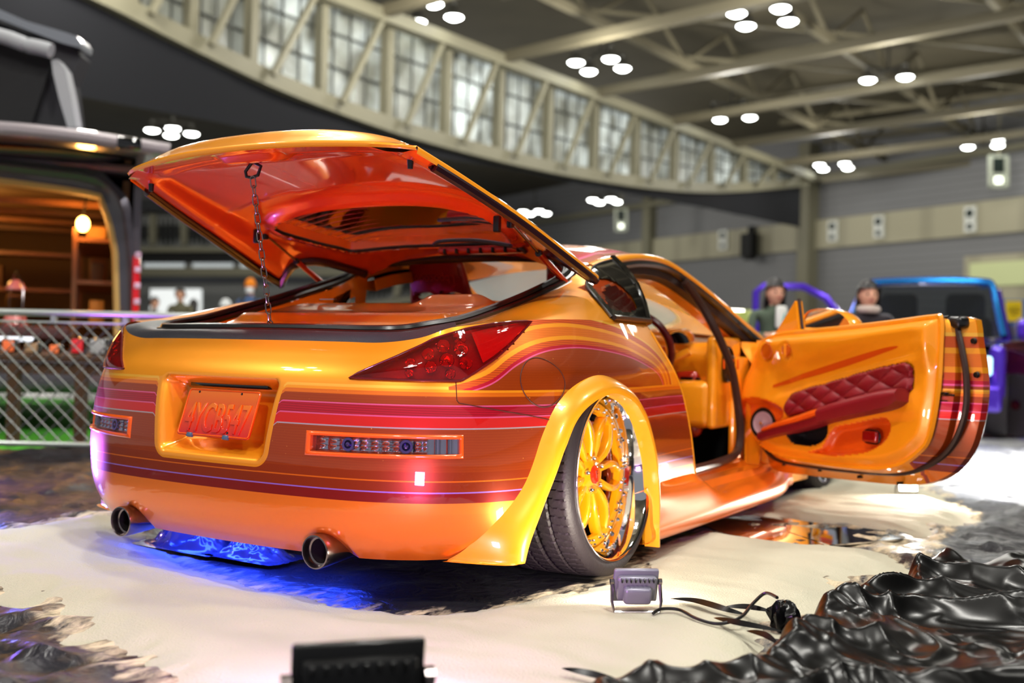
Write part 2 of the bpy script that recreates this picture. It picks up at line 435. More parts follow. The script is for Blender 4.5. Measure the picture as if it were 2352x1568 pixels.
full = both((bv[0], bv[1]))
shell = mesh('body_shell', full, PAINT, car, auto=40)
nz = [i for i, v in enumerate(bv[0]) if abs(v[0]) >= 1e-5]
add_attrs(shell, *[list(q)+[q[i] for i in nz] for q in bv[2:6]])
# drop loose vertices left by the openings
def clean(o):
    bm = bmesh.new(); bm.from_mesh(o.data); bmesh.ops.delete(bm, geom=[v for v in bm.verts if not v.link_faces], context='VERTS'); bm.to_mesh(o.data); bm.free()
clean(shell)
# flared wheel arches: a rolled lip that follows the opening
def flare():
    n = len(ARC); V = []; F = []; c = Vector((-.05, .18)); sec = 11
    for i, (y, z) in enumerate(ARC):
        a = Vector(ARC[max(0, i-1)]); b = Vector(ARC[min(n-1, i+1)]); t = (b-a).normalized(); nn = Vector((-t.y, t.x))
        if nn.dot(Vector((y, z))-c) < 0: nn = -nn
        u = i/(n-1); wd = .064+(.045*sst(.34, .13, z) if u < .5 else 0.)
        wd *= 1
        for k in range(sec):
            q = k/(sec-1); d = -.004+wd*q
            yy, zz = y+nn.x*d, z+nn.y*d
            xb = side_x(max(-.7, yy), zz) if yy > -.62 else side_x(-.62, zz)+(yy+.62)*.35
            xin = itp([(-.56,.895),(-.45,.918),(-.375,.940),(-.25,.953),(-.1,.960),(.3,.962)], y)
            xin = max(xin, xb+.004)
            x = lerp(xin, xb-.003, q**1.8)+.010*math.sin(PI*q)
            if k == 0: x = xin-.05
            V.append(Vector((x, yy, max(.128 if u < .5 else .055, zz))))
    for i in range(n-1):
        for k in range(sec-1):
            a = i*sec+k; F.append((a, a+sec, a+sec+1, a+1))
    return V, F
fv = flare(); pair('wheel_arch_flare', fv, mFl, car, auto=60)
# fuel flap outline, bumper seam, hem of the door shut line
mSeam = mat('dark_seam_line', (70, 24, 4), .6)  # dark brown line colour for the panel joints
sf = s_at(Y=-.415, z=.63)
pair('fuel_flap', tube([offs(sf+.72*math.cos(a), .634+.072*math.sin(a), .0008) for a in [2*PI*k/48 for k in range(48)]], .0016, 5, closed=True), mSeam, car)
sq = s_at(X=.752, z=.60)
pair('bumper_seam', tube([offs(sq, lerp(.636, .585, k/6), .0005) for k in range(7)]+[offs(lerp(sq+.05, s_at(Y=-.36, z=.5), k/20), lerp(.577, .520, k/20), .0005) for k in range(21)], .0014, 5), mSeam, car)
pair('shut_line_hem', tube([Vector((side_x(itp(SHUT, z), z)-.004 if z < .82 else surf(s_at(Y=itp(SHUT, z), z=.8), NL).x-.004, itp(SHUT, z), z)) for z in [.20+.02*k for k in range(33)]], .0075, 6), mO, car)
# wheel wells
def well():
    V = []; F = []; n = len(ARC)
    for (y, z) in ARC:
        yy, zz = max(-.40, y*1.32 if y > 0 else y), .25+(z-.25)*1.16
        if zz < .14: zz = .14
        V += [Vector((.88 if yy > -.39 else .80, yy, zz)), Vector((.50, yy, zz))]
    for i in range(n-1): F.append((2*i, 2*i+1, 2*i+3, 2*i+2))
    F.append(tuple(2*i+1 for i in range(n))); return V, F
pair('wheel_well', well(), mDark, car)
# ---------------------------------------------------------------- tail lamps
def patch(t0, t1, nu, nv, d, fr0=0., fr1=1., bul=0.):
    def f(a, b):
        t = lerp(t0, t1, a); lo = rail(LOW, t); up = rail(UPP, t); b2 = lerp(fr0, fr1, b)
        s, z = lerp(lo[0], up[0], b2), lerp(lo[1], up[1], b2)
        return offs(s, z, d+bul*math.sin(PI*b)*math.sin(PI*a))
    return grid(nu, nv, f)
mLens = mat('red_lamp_lens', (255, 62, 62), .02, trans=.96, ior=1.12, coat=1)
mHous = mat('dark_lamp_housing', (150, 10, 12), .3, .3)
mRefl = mat('amber_red_reflector', (255, 110, 60), .10, 1.)
mPanel = mat('bright_red_lamp_panel', (230, 10, 16), .25, 0, .5)
for sg, M in ((1, lambda q: q), (-1, mir)):
    L = mesh('tail_light', M(patch(0, 1, 44, 12, .006, bul=.010)), mLens, car, auto=60)
    mesh('lamp_housing', M(patch(.0, 1, 30, 8, -.022, 0, 1)), mHous, L)
    mesh('reflector_panel', M(patch(.60, .97, 14, 6, -.008, .10, .90)), mPanel, L)
    rim = [offs(*rail(LOW, t/30), .004) for t in range(31)]+[offs(*rail(UPP, 1-t/30), .004) for t in range(1, 30)]
    mesh('lamp_seal', M(tube(rim, .0035, 6, closed=True)), mat('dark_red_seal', (95, 6, 14), .3, 0, .5), L)
    bowls = []
    for (t, b, r) in [(.24,.62,.016),(.33,.72,.019),(.42,.80,.02),(.33,.38,.018),(.42,.48,.021),(.51,.62,.022),(.51,.30,.02),(.52,.86,.02),(.23,.3,.013),(.42,.18,.015)]:
        lo, up = rail(LOW, t), rail(UPP, t); s, z = lerp(lo[0], up[0], b), lerp(lo[1], up[1], b)
        p, v = surfz(s, z); n = nrm(s, v); fr = frame_m(p-n*.004, n, (0, 0, 1))
        bowls.append(tr(lathe([(r, 0), (r*.98, -.003), (r*.75, -.012), (r*.35, -.017), (r*.3, -.006), (0, -.005)], 18), fr))
    pieces('reflector_bowl', [M(q) for q in bowls], mRefl, L)
# ---------------------------------------------------------------- fog / reversing lamps in the bumper
mClear = mat('clear_lamp_lens', (235, 230, 250), .02, trans=1, ior=1.08, coat=.6)
mSil = mat('lamp_silver', (205, 205, 215), .18, 1.)
def fpt(a, b, d, e=0.):
    s0, s1 = SF0-e*8, SF1+e*8; s = lerp(s0, s1, a); z = lerp(lerp(.431, .437, a)-e, lerp(.476, .478, a)+e, b); return offs(s, z, d)
for sg, M in ((1, lambda q: q), (-1, mir)):
    loop = []
    for a in range(25): loop.append((a/24, 0))
    for b in range(1, 7): loop.append((1, b/6))
    for a in range(23, -1, -1): loop.append((a/24, 1))
    for b in range(5, 0, -1): loop.append((0, b/6))
    secs = [(.012, .0), (.009, .004), (.004, .006), (.0, .003), (.0, -.004), (.0, -.03)]; V = []; F = []
    for a, b in loop:
        for e, d in secs: V.append(fpt(a, b, d, e))
    m = len(secs); n = len(loop)
    for i in range(n):
        for k in range(m-1):
            x = i*m+k; y = ((i+1) % n)*m+k; F.append((x, x+1, y+1, y))
    fr_ = mesh('fog_lamp', M((V, F)), mDO, car, auto=60)
    mesh('lamp_lens', M(grid(24, 5, lambda a, b: fpt(a, b, -.010))), mClear, fr_)
    mesh('lamp_housing', M(grid(96, 12, lambda a, b: fpt(a, b, -.030+(.008*abs(math.sin(a*44))*(.4+.6*abs(math.sin(b*9.4))) if a < .74 else .012*abs(math.sin(a*30)))))), mSil, fr_)
    bl = []
    for a in (.22, .60):
        s = lerp(SF0, SF1, a); p, v = surfz(s, .456); nn = nrm(s, v); fm = frame_m(p-nn*.024, nn, (0, 0, 1))
        bl.append(tr(lathe([(.019, 0), (.019, .008), (.012, .008), (.010, .001), (.006, .010), (.0, .012)], 16), fm))
    pieces('lamp_bulb', [M(q) for q in bl], mat('purple_lit_chrome', (150, 120, 190), .15, 1.), fr_)  # violet tint puts the purple light inside the lamp into the colour
# ---------------------------------------------------------------- licence plate and its recess fittings
# ---------------- plate
pl_ = bpy.data.objects.new('license_plate', None)
def plate_tex():
    m = bpy.data.materials.new('plate_fade_paint'); m.use_nodes = True; nt = m.node_tree; b = nt.nodes['Principled BSDF']
    tc = nt.nodes.new('ShaderNodeTexCoord'); sp = nt.nodes.new('ShaderNodeSeparateXYZ'); nt.links.new(tc.outputs['Generated'], sp.inputs[0])
    r = nt.nodes.new('ShaderNodeValToRGB'); e = r.color_ramp.elements; e[0].position = .05; e[0].color = lin((205, 22, 8)); e[1].position = .95; e[1].color = lin((240, 120, 12))
    k = e.new(.45); k.color = lin((228, 68, 8)); nt.links.new(sp.outputs[1], r.inputs[0]); nt.links.new(r.outputs[0], b.inputs['Base Color'])
    b.inputs['Roughness'].default_value = .25; b.inputs['Coat Weight'].default_value = 1; b.inputs['Coat Roughness'].default_value = .04; b.inputs['Metallic'].default_value = .2; return m
bpy.data.objects.remove(pl_)
PM = frame_m((0, -.868, .446), (1, 0, 0), (0, .050, .141))   # lower edge centre, leaning back
pb = rbox((0, .0745, 0), (.305, .149, .003), .0014); bmp = plate_tex()
def rrect(w, h, r, n=6, cx=0, cy=0):
    o = []
    for k, (sx, sy) in enumerate(((1,-1),(1,1),(-1,1),(-1,-1))):
        for j in range(n+1):
            a = [-PI/2, 0, PI/2, PI][k]+PI/2*j/n
            o.append((cx+sx*(w/2-r)+r*math.cos(a), cy+sy*(h/2-r)+r*math.sin(a)))
    return o
rp = rrect(.305, .149, .012, 6, 0, .0745)
pv = prism(rp, lambda x, y: (x, y, -.0015), lambda x, y: (x, y, .0015))
pv = (pv[0], [tuple(reversed(f)) for f in pv[1]])
plate = mesh('license_plate', pv, bmp, car, auto=30); plate.matrix_local = PM
rimp = [(x, y, .0018) for x, y in rrect(.297, .141, .010, 6, 0, .0745)]
mesh('plate_rim', tube(rimp, .0024, 6, closed=True), mDO, plate)
tx = text_vf('4YCB547', .105, .0016, .0016)
xs = [v.x for v in tx[0]]; ys = [v.y for v in tx[0]]
tx = ([Vector(((v.x-(min(xs)+max(xs))/2)*.262/(max(xs)-min(xs)), .058+(v.y-(min(ys)+max(ys))/2)*.094/(max(ys)-min(ys)), v.z+.002)) for v in tx[0]], tx[1])
mesh('plate_lettering', tx, bmp, plate, auto=40)
for x in (-.092, .060):
    mesh('plate_clip', rbox((x, .001, .003), (.022, .014, .012), .003), mat('grey_blue_clip', (70, 90, 110), .35, 0, .4), plate)
hl = [cyl((x, y, .0005), (x, y, .0028), .0035, 10) for x, y in ((-.105,.138),(.075,.138),(-.105,.020),(.06,.016))]
pieces('screw_hole', hl, mDark, plate)
mesh('plate_light_slot', join(rbox((-.005, -.789, .600), (.33, .03, .016), .004)), mGloss, car)
mesh('plate_lamp_bar', rbox((0, -.800, .622), (.40, .05, .010), .004), mat('plum_lamp_cover', (90, 30, 60), .3, 0, .5), car)
# ---------------------------------------------------------------- exhaust tips
for x in (-.41, .41):
    d = Vector((0, 1, .02)).normalized(); o = Vector((x-.0, -.862, .150))
    M = frame_m(o, d, (0, 0, 1))
    e = mesh('exhaust_tip', tr(lathe([(.030, .30), (.040, .14), (.0475, .035), (.0485, .004), (.0475, 0), (.044, -.001), (.042, .006), (.040, .022), (.035, .024), (.033, .22)], 48), M), mSteel, car, auto=50)
    mesh('exhaust_bore', tr(lathe([(.0345, .025), (.0335, .20), (0, .20)], 32), M), mDark, e)
# ================================================================ UPPER BODY
# edge of the hatch opening (right half), rear centre -> forward, (x, y, z): outer edge of the rubber
OPN = [(0,-.690,.765),(.25,-.688,.764),(.44,-.672,.762),(.53,-.63,.766),(.565,-.55,.780),(.585,-.40,.803),(.592,-.22,.845),(.590,-.04,.890),(.585,.12,.935),(.575,.25,.972),(.555,.36,1.01),(.515,.43,1.055),(.40,.455,1.080),(.2,.465,1.092),(0,.47,1.095)]
OPC = crv(OPN, 10); NOP = len(OPC)-1
def opn(t):
    x = t*NOP; i = min(NOP-1, int(x)); return OPC[i].lerp(OPC[i+1], x-i)
# black plastic strip between bumper top and rubber
def strip(a, b):
    s = a*5.2; p = surf(s, NL); q = opn(a*.335)
    r = p.lerp(q, b); r.z += .012*math.sin(PI*b*.9)-.010*(1-b)*(1-b)+.004; return r
mesh('rear_deck_trim', both(grid(46, 8, strip)), mTrim, car)
# rubber seal: main bead + flat lip
lp = [p.copy() for p in OPC]; full_lp = lp[:-1]+[Vector((-p.x, p.y, p.z)) for p in reversed(lp)][:-1]
def ins(p, d, dz=0):
    c = Vector((0, -.15, 0)); v = Vector((c.x-p.x, (c.y-p.y)*.8, 0)).normalized(); return Vector((p.x+v.x*d, p.y+v.y*d, p.z+dz))
seal = mesh('hatch_opening_seal', join(tube([ins(p, .020, .016) for p in full_lp], .0135, 8, closed=True), tube([ins(p, .002, .004) for p in full_lp], .010, 6, closed=True), tube([ins(p, .038, -.002) for p in full_lp], .011, 6, closed=True), tube([ins(p, -.014, -.006) for p in full_lp], .008, 6, closed=True)), mRub, car)
# flank above the belt line up to the opening / roof rail
def railpt(Y):
    tab = [(p.y, p) for p in OPC if p.x > .50 and p.y < .36]
    if Y <= .30:
        for (a, p), (b, q) in zip(tab, tab[1:]):
            if Y <= b: return p.lerp(q, max(0, (Y-a)/(b-a)))
    RT = [(.30, Vector((.570, .30, .99))), (.45, Vector((.575, .45, 1.050))), (.65, Vector((.578, .65, 1.098))), (.9, Vector((.585, .9, 1.130))), (1.15, Vector((.60, 1.15, 1.128))), (1.35, Vector((.63, 1.35, 1.070)))]
    for (a, p), (b, q) in zip(RT, RT[1:]):
        if Y <= b: return p.lerp(q, (Y-a)/(b-a))
    return RT[-1][1]
def beltpt(Y):
    s = s_at(Y=Y, z=.78); return surf(s, NL)
def flank(Y, h, d=0.):
    a = beltpt(Y); b = railpt(Y+.0); r = a.lerp(b, h); bul = (.035 if Y > -.1 else lerp(.0, .035, (Y+.6)/.5))
    n = Vector((b.z-a.z, 0, a.x-b.x)); n = n.normalized() if n.length > 1e-5 else Vector((1,0,0))
    r = r + n*(bul*math.sin(PI*h)+d)
    r.z -= .016*sst(.18, 0., h)*0
    return r
def bpil(h): return .535+.10*h          # rear edge of the door opening
def fl_f(a, b):
    Y = lerp(-.56, bpil(b)-.0, a); return flank(Y, b)
fls = pair('rear_flank', grid(60, 22, fl_f), PAINT, car)
for fl in fls:
    n_ = len(fl.data.vertices); add_attrs(fl, [.7]*n_, [.515]*n_, [1]*n_, [0.]*n_)
# quarter window: gloss black surround with a small pane, black B pillar
QW = [(.155,.03),(.165,.30),(.205,.52),(.27,.70),(.40,.90),(.50,.97),(.615,.97),(.575,.5),(.545,.03)]
QC = [(p.x, p.y) for p in crv([Vector((a,b,0)) for a,b in QW[:7]], 5)]+[(.575,.5),(.545,.03)]
PN = [(.225,.16),(.235,.45),(.30,.66),(.395,.72),(.455,.50),(.470,.16)]
PNC = [(p.x, p.y) for p in crv([Vector((a,b,0)) for a,b in PN], 6, closed=True)]
gq = grid(56, 44, lambda a, b: flank(lerp(.14, .63, a), b, .007), keep=lambda a, b: inpoly(lerp(.14, .63, a), b, QC) and not inpoly(lerp(.14, .63, a), b, PNC))
qfs = pair('quarter_window', gq, mGloss, car)
bl_ = lambda pts: [flank(y, h, .006) for y, h in pts]
for qf, MM in zip(qfs, (lambda q: q, mir)):
    clean(qf)
    mesh('window_seal', MM(tube(bl_(QC[:-1]), .006, 6)), mRub, qf); mesh('sill_seal', MM(tube([flank(lerp(.16, .55, t/20), .0, .012) for t in range(21)], .010, 6)), mRub, qf)
    mesh('window_pane', MM(grid(14, 12, lambda a, b: flank(lerp(.215, .48, a), lerp(.12, .75, b), .003))), mat('quarter_glass', (205, 120, 110), .02, trans=1, ior=1.1, coat=1), qf)
# remove painted skin behind the pane
for fl in fls:
    bm = bmesh.new(); bm.from_mesh(fl.data); kill = []
    for f in bm.faces:
        c = f.calc_center_median(); Y = c.y
        if Y < .2: continue
        a, b = beltpt(Y), railpt(Y); h = (c.z-a.z)/(b.z-a.z+1e-6)
        if inpoly(Y, h, PNC): kill.append(f)
    bmesh.ops.delete(bm, geom=kill, context='FACES'); bm.to_mesh(fl.data); bm.free()
# black door-shut pillar
pair('door_pillar', tube([flank(bpil(h)+.012, h, -.004) for h in (0,.25,.5,.75,1)], .020, 10), mGloss, car)
# shut-line closing panel behind the door (jamb)
def jamb(a, b):
    z = lerp(.20, .84, b); Y = itp(SHUT, z); x = side_x(Y, min(.82, z)) if z < .82 else surf(s_at(Y=Y, z=.8), NL).x
    return Vector((x-.10*a, Y+.03*a, z))
pair('door_jamb', grid(5, 24, jamb), mOin, car)
# roof from the hatch hinge line to the windscreen header
def roof_f(a, b):
    Y = lerp(.46, 1.36, b); r = railpt(max(.46, Y)); X = r.x*a
    zc = itp([(.46,1.115),(.65,1.162),(.9,1.195),(1.1,1.197),(1.25,1.175),(1.36,1.145)], Y)
    return Vector((X, Y, r.z+(zc-r.z)*(1-a**2.4)))
rf = both(grid(22, 30, roof_f)); roof = mesh('roof_panel', rf, PAINT, car)
add_attrs(roof, [.7]*len(rf[0]), [.5+(.565 if abs(v.x) < .30 else .0)*0+(.60-abs(v.x))*.25-.04 for v in rf[0]], [1]*len(rf[0]), [v.y for v in rf[0]])
# rail moulding beside the door opening, A pillars down to the cowl
APL = [(.575,.47,1.054),(.578,.65,1.098),(.585,.9,1.132),(.60,1.13,1.128),(.635,1.33,1.072),(.68,1.56,.985),(.72,1.82,.885),(.755,2.10,.785)]
APC = crv([Vector(p) for p in APL], 8)
def rail_sw(path, sec):
    V = []; F = []; n = len(path); m = len(sec)
    for i, p in enumerate(path):
        t = (path[min(n-1, i+1)]-path[max(0, i-1)]).normalized(); out = t.cross(Vector((0,0,1))).normalized(); out = out if out.x > 0 else -out
        up = out.cross(t); up = up if up.z > 0 else -up
        for a, b in sec: V.append(p+out*a+up*b)
    for i in range(n-1):
        for k in range(m):
            a = i*m+k; b = i*m+(k+1) % m; F.append((a, b, b+m, a+m))
    return V, F
def sw_open(path, sec):
    v, f = rail_sw(path, sec); m = len(sec); return v, [q for q in f if not (q[0] % m == m-1 and q[1] % m == 0)]
pair('roof_pillar', rail_sw(APC, [(.0,.006),(.012,.0),(.016,-.012),(.010,-.026),(-.02,-.03),(-.05,-.03),(-.055,.0),(-.03,.008)]), mO, car, auto=60)
pair('door_weatherstrip', join(tube([p+Vector((.006,0,-.036)) for p in APC[2:]], .016, 8), ), mRub, car)
pair('pillar_finisher', rail_sw([p+Vector((-.01,-.0,-.045)) for p in APC[6:]], [(.01,0),(.008,-.035),(-.02,-.05),(-.03,0)]), mBrR, car, auto=50)
pair('pillar_trim', rail_sw([p+Vector((-.055,-.02,-.055)) for p in APC[2:]], [(.02,.0),(.012,-.035),(-.04,-.04),(-.04,.01)]), mOin, car, auto=50)
# front of the door opening: weatherstrip down the hinge side and along the sill
DOP = [(.645,1.24,1.045),(.685,1.34,.945),(.73,1.38,.850),(.765,1.44,.74),(.785,1.49,.639),(.79,1.566,.459),(.79,1.59,.345),(.79,1.53,.277),(.79,1.31,.256),(.79,1.03,.250),(.79,.86,.245),(.79,.80,.27)]
pair('opening_weatherstrip', tube(crv(DOP, 6), .019, 8), mBrR, car)
# sill and side skirt, section swept along Y
def skirt(a, b):
    Y = lerp(.235, 2.02, a); fr = sst(1.72, 2.02, Y)
    zt = lerp(.262, .185, sst(.78, 1.02, Y)); xt = lerp(side_x(min(Y, .9), .24)+.006, .872, sst(.70, 1.0, Y))
    zt += .012*fr; bul = .950-.035*fr+.008*math.sin(PI*(Y-.24)/1.78)
    up = sst(.84, .98, Y)          # sill step only exists inside the door opening
    sec = [(.70,.243),(.786,.238),(.80,.218),(lerp(.82,.852,up),.212),(xt, zt),(lerp(xt, bul, .55), lerp(zt, .12, .30)),(bul-.008, .140),(bul, .112),(bul-.005, .082),(bul-.05, .068),(.70, .066)]
    k = b*(len(sec)-1); i = min(len(sec)-2, int(k)); t = k-i
    g = lambda j: Vector((sec[max(0, min(len(sec)-1, j))][0], 0, sec[max(0, min(len(sec)-1, j))][1]))
    p = g(i).lerp(g(i+1), t) if i < 4 else cr4(g(i-1 if i > 4 else i), g(i), g(i+1), g(i+2), t)
    if i < 4 and up < 1: p.z = min(p.z, lerp(zt-.01, p.z, up)); p.x = min(p.x, xt-.01) if up < .5 else p.x
    return Vector((p.x, Y, p.z+.02*sst(1.6, 2.0, Y)*(b > .4)))
pair('side_skirt', grid(64, 40, skirt), mat('deep_skirt_paint', (250, 122, 24), .34, .25, 1, .03), car, auto=32)
# lower quarter panel continues into the skirt; front fender, hood, nose (mostly hidden behind the door)
FST = [(1.80,.80),(1.87,.872),(2.0,.895),(2.3,.92),(2.65,.935),(3.0,.91),(3.25,.84),(3.42,.68),(3.50,.42),(3.53,0)]
FCV = crv([Vector((x, y, 0)) for y, x in FST], 6)
def fend(a, b):
    k = a*(len(FCV)-1); i = min(len(FCV)-2, int(k)); p = FCV[i].lerp(FCV[i+1], k-i)
    top = itp([(1.66,.80),(2.2,.77),(2.65,.75),(3.1,.66),(3.4,.56),(3.6,.50)], p.y); z = lerp(.10, top, b)
    ins_ = .09*sst(.75, 1, b)+.03*sst(.25, 0, b); sc = 1-ins_/max(.2, p.x) if p.x > .3 else 1
    return Vector((p.x*sc, p.y-ins_*(1 if p.y > 3.2 else 0), z))
FA = lambda y, z: ((y-2.65)/.335)**2+((z-.30)/.335)**2 < 1
def fkeep(a, b):
    p = fend(a, b); return not (FA(p.y, p.z) and p.y < 3.1)
for fo in pair('front_fender', grid(60, 24, fend, keep=fkeep), mO, car): clean(fo)
def hood(a, b):
    t = 1-b*.92; k = (len(FCV)-1)*lerp(.22, 1, b)
    i = min(len(FCV)-2, int(k)); p = FCV[i].lerp(FCV[i+1], k-i); top = itp([(1.66,.80),(2.2,.77),(2.65,.75),(3.1,.66),(3.4,.56),(3.6,.50)], p.y)
    X = max(.0, p.x-.09)*a; return Vector((X, p.y-.0, top+.07*(1-a*a)*(1-b*.6)))
mesh('hood', both(grid(20, 30, hood)), mO, car)
def wind(a, b):
    p = APC[int(len(APC)*.5)]; top = Vector((.60*a, 1.36+.06*(1-a*a), 1.06+.08*(1-a*a))); bot = Vector((.74*a, 2.18+.12*(1-a*a), .79+.05*(1-a*a)))
    return top.lerp(bot, b)+Vector((0, 0, .02*math.sin(PI*b)))
mesh('windscreen', both(grid(16, 12, wind)), mGlass, car)
# ================================================================ INTERIOR
mesh('cabin_floor', join(rbox((0, 1.05, .14), (1.44, 2.2, .05), .01), rbox((0, -.25, .30), (1.10, .62, .04), .01)), mat('black_carpet', (14, 12, 12), .95), car)
def side_in(a, b):      # painted inner wall of the load bay
    Y = lerp(-.62, .50, a); r = railpt(Y); h = b
    return Vector((lerp(.56, r.x-.045, h**.6)+.015*math.sin(PI*b), Y, lerp(.34, r.z-.012, h)))
SQW = [(.17,.70),(.20,.86),(.30,.93),(.40,.93),(.44,.70)]
pair('load_bay_wall', grid(30, 16, side_in, keep=lambda a, b: not inpoly(lerp(-.62,.50,a), b, SQW)), mOin, car)
mesh('load_bay_rear_wall', grid(30, 8, lambda a, b: (lerp(-.52, .52, a), -.655+.035*b, lerp(.755, .34, b))), mOin, car)
# load floor panel: smooth orange cover with a raised strut-brace hump
def lid(a, b):
    x = lerp(-.545, .545, a); Y = lerp(-.62, .42, b)
    z = .70+.125*sst(-.62, -.28, Y)+.05*sst(-.28, .05, Y)
    z += .020*sst(.47, .44, abs(x))*sst(-.36, -.32, Y)*sst(.06, .0, Y)
    z += .03*sst(.10, .2, x)*sst(.46, .36, x)*sst(-.10, -.02, Y)*sst(.40, .28, Y)
    z -= .05*sst(.47, .56, abs(x))
    return (x, Y, z)
mesh('load_cover', grid(90, 70, lid), mOin, car, auto=60)
mesh('load_cover_badge', box((-.30, -.02, .905), (.07, .02, .002)), mSil, car)
mesh('header_panel', grid(24, 10, lambda a, b: (lerp(-.56, .56, a), lerp(.42, 1.36, b), lerp(1.055, 1.075, b)+.05*(1-(2*a-1)**2)+.035*math.sin(PI*b))), mOin, car)
# seats: shell with winged bucket back
def seat(cx, cy):
    o = bpy.data.objects.new('bucket_seat', None); o.parent = car; o.location = (cx, cy, .31); o.empty_display_size = .1; col.objects.link(o)
    OUT = crv([Vector((x, z, 0)) for x, z in ((-.16,.0),(-.25,.08),(-.265,.30),(-.25,.44),(-.17,.56),(-.135,.74),(-.115,.80),(0,.82),(.115,.80),(.135,.74),(.17,.56),(.25,.44),(.265,.30),(.25,.08),(.16,.0))], 4)
    poly = [(p.x, p.y) for p in OUT]
    H = [[(cxh+.050*math.cos(t)*1.25, .655+.026*math.sin(t)) for t in [2*PI*k/14 for k in range(14)]] for cxh in (-.078, .078)]
    lean = lambda z: -.30*z
    def f(side):
        V = []; n = 34; F = []; m = 40
        for i in range(n+1):
            for j in range(m+1):
                x, z = lerp(-.27, .27, i/n), lerp(0, .82, j/m)
                y = lean(z)+.09*(abs(x)/.27)**2.2*(1 if z < .55 else .4)+(-.022 if side else .022)*(1 if not side else 1)
                V.append(Vector((x, y, z)))
        for i in range(n):
            for j in range(m):
                x, z = lerp(-.27, .27, (i+.5)/n), lerp(0, .82, (j+.5)/m)
                if inpoly(x, z, poly) and not any(inpoly(x, z, h) for h in H):
                    a = i*(m+1)+j; q = (a, a+m+1, a+m+2, a+1); F.append(q if side else tuple(reversed(q)))
        return V, F
    s = mesh('seat_shell', f(True), mRedS, o); clean(s)
    c = mesh('seat_cushion', join(f(False), rbox((0, .20, -.05), (.46, .42, .13), .05, 3), rbox((-.24, .20, .0), (.06, .42, .16), .025, 2), rbox((.24, .20, .0), (.06, .42, .16), .025, 2)), mRedL, o); clean(c)
    rims = [tube([(x, lean(z)+.0+.09*(abs(x)/.27)**2.2*.4, z) for x, z in h], .012, 6, closed=True) for h in H]
    rims.append(tube([(x, lean(z)+.09*(abs(x)/.27)**2.2*(1 if z < .55 else .4), z) for x, z in poly], .020, 8, closed=True))
    mesh('seat_rim', join(*rims), mRedS, o)
    t = text_vf('Lbpocodo', .055, .0004); t = ([Vector((-v.x, -v.y, v.z)) for v in t[0]], t[1])
    t2 = ([Vector((v.x, lean(.728+v.y)-.028+.02*(abs(v.x)/.27)**2, .728+v.y)) for v in t[0]], t[1])
    mesh('seat_lettering', t2, mat('faded_thread', (232, 60, 50), .6), o)
    return o
seat(.36, 1.0); seat(-.36, 1.0)
# dashboard, column, wheel
def dash(a, b):
    x = lerp(-.72, .72, a); pr_ = [(1.92,.80),(1.66,.80),(1.50,.775),(1.47,.72),(1.50,.62),(1.56,.50),(1.62,.40)]
    k = b*(len(pr_)-1); i = min(len(pr_)-2, int(k)); y, z = lerp(pr_[i][0], pr_[i+1][0], k-i), lerp(pr_[i][1], pr_[i+1][1], k-i)
    hmp = math.exp(-((x-.36)/.16)**2)*sst(1.9, 1.5, y)
    return (x, y-.05*hmp, z+.035*hmp)
mesh('dashboard', grid(50, 18, dash), mOin, car, auto=60)
sw = bpy.data.objects.new('steering_wheel', None); sw.parent = car; sw.location = (.37, 1.34, .75); sw.rotation_euler = (math.radians(-66), 0, 0); col.objects.link(sw)
mesh('steering_rim', tube([(.175*math.cos(a), .175*math.sin(a), 0) for a in [2*PI*k/48 for k in range(48)]], .017, 10, closed=True), mat('wine_leather_rim', (96, 14, 16), .3, 0, .4), sw)
mesh('steering_hub', join(rbox((0, 0, -.02), (.12, .12, .05), .025, 3), rbox((-.09, 0, -.008), (.12, .03, .014), .006), rbox((.09, 0, -.008), (.12, .03, .014), .006), rbox((0, -.09, -.008), (.035, .12, .014), .006)), mDO, sw)
mesh('steering_column', tr(lathe([(.001, 0), (.055, 0), (.07, .08), (.08, .22), (.001, .22)], 24), frame_m((.37, 1.37, .73), (0, .95, -.2), (0, 0, 1))), mOin, car)
ip = mesh('instrument_pod', join(rbox((.42, 1.54, .78), (.30, .12, .13), .045, 4)), mOin, car)
mesh('instrument_face', tr(lathe([(0, 0), (.052, 0), (.055, -.006)], 24), frame_m((.52, 1.474, .775), (.3, -1, .1), (0, 0, 1))), mGloss, ip)
mesh('column_stalk', tube([(.43, 1.40, .70), (.54, 1.38, .70), (.61, 1.40, .74)], .020, 10), mOin, car)
# right end of the dash: vent, lower panel, kick panel, switches
de = mesh('dash_end_panel', join(rbox((.70, 1.60, .60), (.05, .34, .42), .02, 3), rbox((.60, 1.52, .50), (.20, .20, .22), .04, 3)), mOin, car)
VF = frame_m((.742, 1.535, .685), (.80, -.60, .05), (0, 0, 1))
mesh('side_vent', tr(([Vector((v.x, v.y*.42, v.z)) for v in lathe([(0, .002), (.070, .002), (.082, .010), (.086, .0), (.086, -.02)], 32)[0]], lathe([(0, .002), (.070, .002), (.082, .010), (.086, .0), (.086, -.02)], 32)[1]), VF @ Matrix.Rotation(PI/2, 4, 'X')), mGloss, de)
pieces('vent_slat', [tr(rbox((.008, 0, -.05+.025*k), (.004, .045, .010), .001), VF @ Matrix.Rotation(0, 4, 'X')) for k in range(5)], mDO, de)
mesh('switch_block', join(rbox((.575, 1.462, .606), (.06, .02, .032), .004), rbox((.63, 1.462, .606), (.022, .02, .032), .004), rbox((.655, 1.462, .51), (.03, .02, .03), .004)), mGloss, car)
mesh('knee_panel', rbox((.40, 1.52, .50), (.46, .10, .32), .04, 3), mat('red_brown_panel', (176, 36, 10), .25, .1, .9), car)
